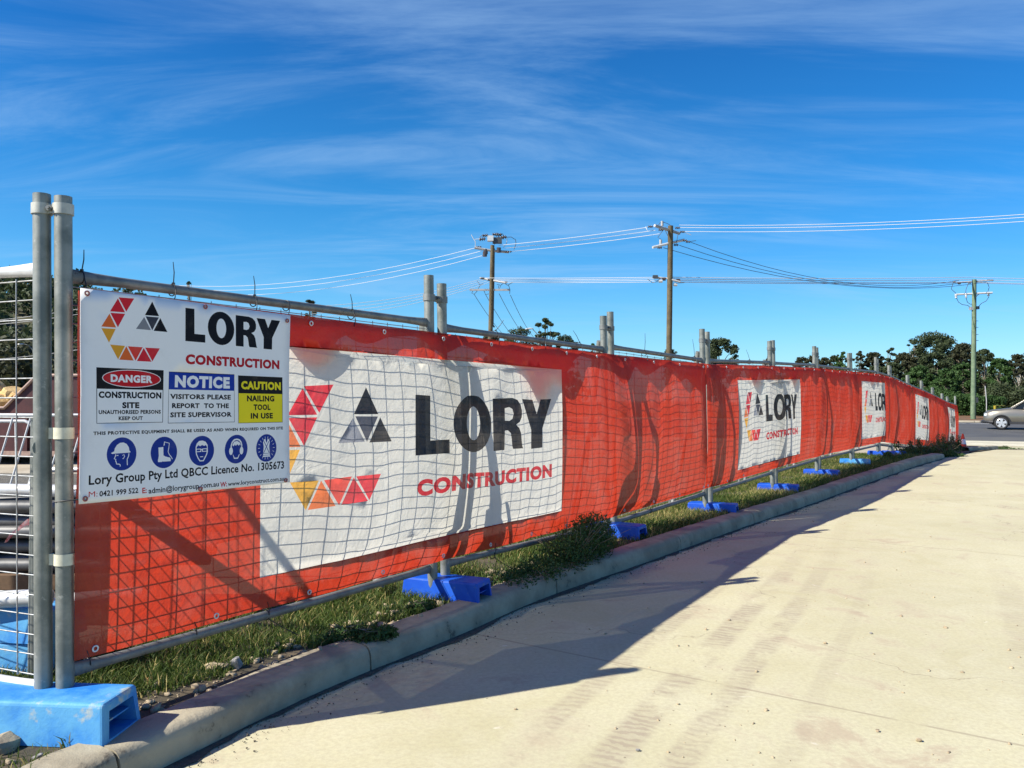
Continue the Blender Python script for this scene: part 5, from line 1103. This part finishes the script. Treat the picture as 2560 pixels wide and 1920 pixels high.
# ------------------------------------------------------------------ the silver car
def car():
    fp = at(2458, 1069, 45.2); ax = Vector((.87, -.49, 0)).normalized(); sd = Vector((ax.y, -ax.x, 0))    # sd towards the camera
    org = Vector((fp.x, fp.y, far_z(fp.x, fp.y)+.0)); zg = org.z
    t = empty('car', org, 'silver car with five spoke wheels on the road, cut off by the right edge', 'car'); HW = .92
    paint = simple('silver_beige_paint', (.21, .195, .155), (.23, .21, .17), 2, .32, .6, coat=.5); blk = simple('black_trim', (.02, .02, .022), rough=.6); gls = simple('dark_glass', (.012, .016, .02), rough=.12, spec=.25); tyr = simple('tyre_rubber', (.018, .018, .018), rough=.85); alu = simple('alloy', (.62, .62, .62), rough=.3, metal=.6); lens = simple('headlamp_lens', (.75, .78, .8), rough=.1)
    def W(x, y, z): return org+ax*x-sd*y+Vector((0, 0, z))      # x from front bumper, y half-width (negative = camera side)
    def Wp(x, y, z): return org+ax*x+sd*y+Vector((0, 0, z))
    wheels = [.83, 3.62]
    # body as cross sections along x: (x, z_bottom, z_shoulder, z_top, halfwidth scale)
    st = [(0,.42,.62,.74,.70),(.06,.36,.70,.86,.80),(.2,.34,.80,.95,.90),(.45,.36,.88,1.01,.96),(.83,.36,.93,1.05,.99),(1.25,.36,.96,1.10,1.0),(1.55,.34,.99,1.13,1.0),(2.2,.34,1.02,1.06,1.0),(3.0,.34,1.05,1.08,1.0),(3.62,.36,1.06,1.10,.99),(4.2,.38,1.05,1.12,.95),(4.5,.45,1.0,1.1,.86),(4.56,.55,.9,1.0,.8)]
    vs = []; ring_ = 12
    for x, zb_, zs, zt_, w in st:
        hw = HW*w; zs *= 1.06; zt_ *= 1.07
        prof_ = [(-hw*.92, zb_), (-hw*.99, zb_+.12), (-hw, zb_+(zs-zb_)*.55), (-hw*.97, zs), (-hw*.86, zt_-.02), (-hw*.5, zt_), (hw*.5, zt_), (hw*.86, zt_-.02), (hw*.97, zs), (hw, zb_+(zs-zb_)*.55), (hw*.99, zb_+.12), (hw*.92, zb_)]
        vs += [Wp(x, -a, b) for a, b in prof_]
    fs = [(i*12+k, (i+1)*12+k, (i+1)*12+(k+1) % 12, i*12+(k+1) % 12) for i in range(len(st)-1) for k in range(12)]+[tuple(range(12)), tuple(reversed(range((len(st)-1)*12, len(st)*12)))]
    mb = MB().add(vs, fs, True); body = mb.build('body', paint, t); es = body.modifiers.new('e', 'EDGE_SPLIT'); es.split_angle = R(50)
    # cabin
    g = [(1.45,1.18,1.18,.86),(2.08,1.16,1.64,.80),(2.45,1.16,1.72,.78),(3.3,1.16,1.74,.76),(4.0,1.16,1.68,.72),(4.45,1.16,1.2,.72)]
    vs = []
    for x, zb_, zt_, w in g:
        hw = HW*.93; ht = HW*w
        vs += [Wp(x, a, b) for a, b in ((hw, min(zb_, zt_)-.05), (ht+(hw-ht)*.3 if zt_ > 1.3 else hw*.95, zb_+(zt_-zb_)*.72), (ht*.9, zt_), (-ht*.9, zt_), (-(ht+(hw-ht)*.3) if zt_ > 1.3 else -hw*.95, zb_+(zt_-zb_)*.72), (-hw, min(zb_, zt_)-.05))]
    fs = [(i*6+k, (i+1)*6+k, (i+1)*6+k+1, i*6+k+1) for i in range(5) for k in range(5)]
    MB().add(vs, fs, False).build('windows', gls, t)
    for s_ in (1, -1):
        mb = MB(); mb.tube([Wp(1.36, s_*.85, 1.17), Wp(2.05, s_*.72, 1.63), Wp(2.45, s_*.69, 1.73), Wp(3.3, s_*.68, 1.75), Wp(4.0, s_*.66, 1.69), Wp(4.45, s_*.72, 1.14)], .035, 6); mb.build('roof_rail', paint, t)
        MB().tube([Wp(2.85, s_*.87, 1.08), Wp(2.9, s_*.68, 1.66)], .03, 6).build('door_pillar', blk, t)
        mb = MB(); mb.tube([Wp(1.95, s_*.90, 1.14), Wp(1.95, s_*1.05, 1.19)], [.05, .09], 8); mb.build('mirror', paint, t)
        mb = MB(); mb.box(Wp(.16, s_*.70, .80), (.26, .12, .13), Matrix.Rotation(math.atan2(ax.y, ax.x), 3, 'Z')); mb.build('headlight', lens, t)
        mb = MB(); mb.box(Wp(2.2, s_*.90, .36), (2.0, .06, .14), Matrix.Rotation(math.atan2(ax.y, ax.x), 3, 'Z')); mb.build('sill', blk, t)
        MB().tube([Wp(1.95, s_*.925, .5), Wp(1.97, s_*.93, .75), Wp(1.95, s_*.90, 1.05)], .006, 4).build('door_seam', blk, t)
    MB().add([Wp(2.45, -.6, 1.75), Wp(2.45, .6, 1.75), Wp(4.0, .57, 1.71), Wp(4.0, -.57, 1.71), Wp(3.3, -.6, 1.77), Wp(3.3, .6, 1.77)], [(0, 4, 5, 1), (4, 3, 2, 5)], True).build('roof', paint, t)
    mb = MB(); mb.tube([Wp(.03, -.62, .42), Wp(-.02, -.3, .42), Wp(-.03, 0, .42), Wp(-.02, .3, .42), Wp(.03, .62, .42), Wp(.3, .86, .40), Wp(.45, .9, .4)], .09, 8); mb.build('bumper', blk, t)
    for x in wheels:
        for s_ in (1, -1):
            c = Wp(x, s_*.80, .35); n_ = sd*s_
            # dark arch with lip
            arch = [Wp(x+math.cos(a)*.43, s_*.915, .35+math.sin(a)*.43) for a in np.linspace(0, math.pi, 15)]
            mb = MB(); mb.tube(arch, .035, 6); mb.build('wheel_arch', blk, t)
            mb = MB(); cc = Wp(x, s_*.925, .35); ring1 = [cc+ax*math.cos(a)*.42+Vector((0, 0, math.sin(a)*.42)) for a in np.linspace(-.35, math.pi+.35, 20)]; mb.add(ring1, [tuple(range(20))]); mb.build('wheel_well', simple('dark_well', (.006, .006, .006), rough=1) if 'dark_well' not in bpy.data.materials else bpy.data.materials['dark_well'], t)
            c2 = Wp(x, s_*.80, .345); tt_ = MB(); tt_.tube([c2, c2+n_*.03, c2+n_*.18, c2+n_*.205], [.31, .345, .345, .30], 24); wheel = tt_.build('wheel', tyr, t)
            f = c2+n_*.207; rm = MB(); rm.tube([f, f+n_*.012], [.255, .235], 24, False); rm.tube([f+n_*.012, f-n_*.03], [.235, .215], 24, False); rm.build('rim', alu, wheel)
            sp_ = MB(); u = ax; v_ = Vector((0, 0, 1))
            for k in range(5):
                a = k*2*math.pi/5+.31; dd = u*math.cos(a)+v_*math.sin(a); pp = u*-math.sin(a)+v_*math.cos(a)
                q = [f+dd*.03+pp*.05, f+dd*.03-pp*.05, f+dd*.235-pp*.075, f+dd*.235+pp*.075]; q2 = [z_+n_*.014 for z_ in q]; sp_.add(q+q2, [(4, 5, 6, 7), (0, 1, 5, 4), (1, 2, 6, 5), (2, 3, 7, 6), (3, 0, 4, 7)])
            sp_.tube([f, f+n_*.02], .05, 10); sp_.build('spokes', alu, wheel)
            MB().add([f+u*math.cos(a)*.23+v_*math.sin(a)*.23+n_*.001 for a in np.linspace(0, 6.0, 18)], [tuple(range(18))]).build('brake_disc', blk, wheel)
car()
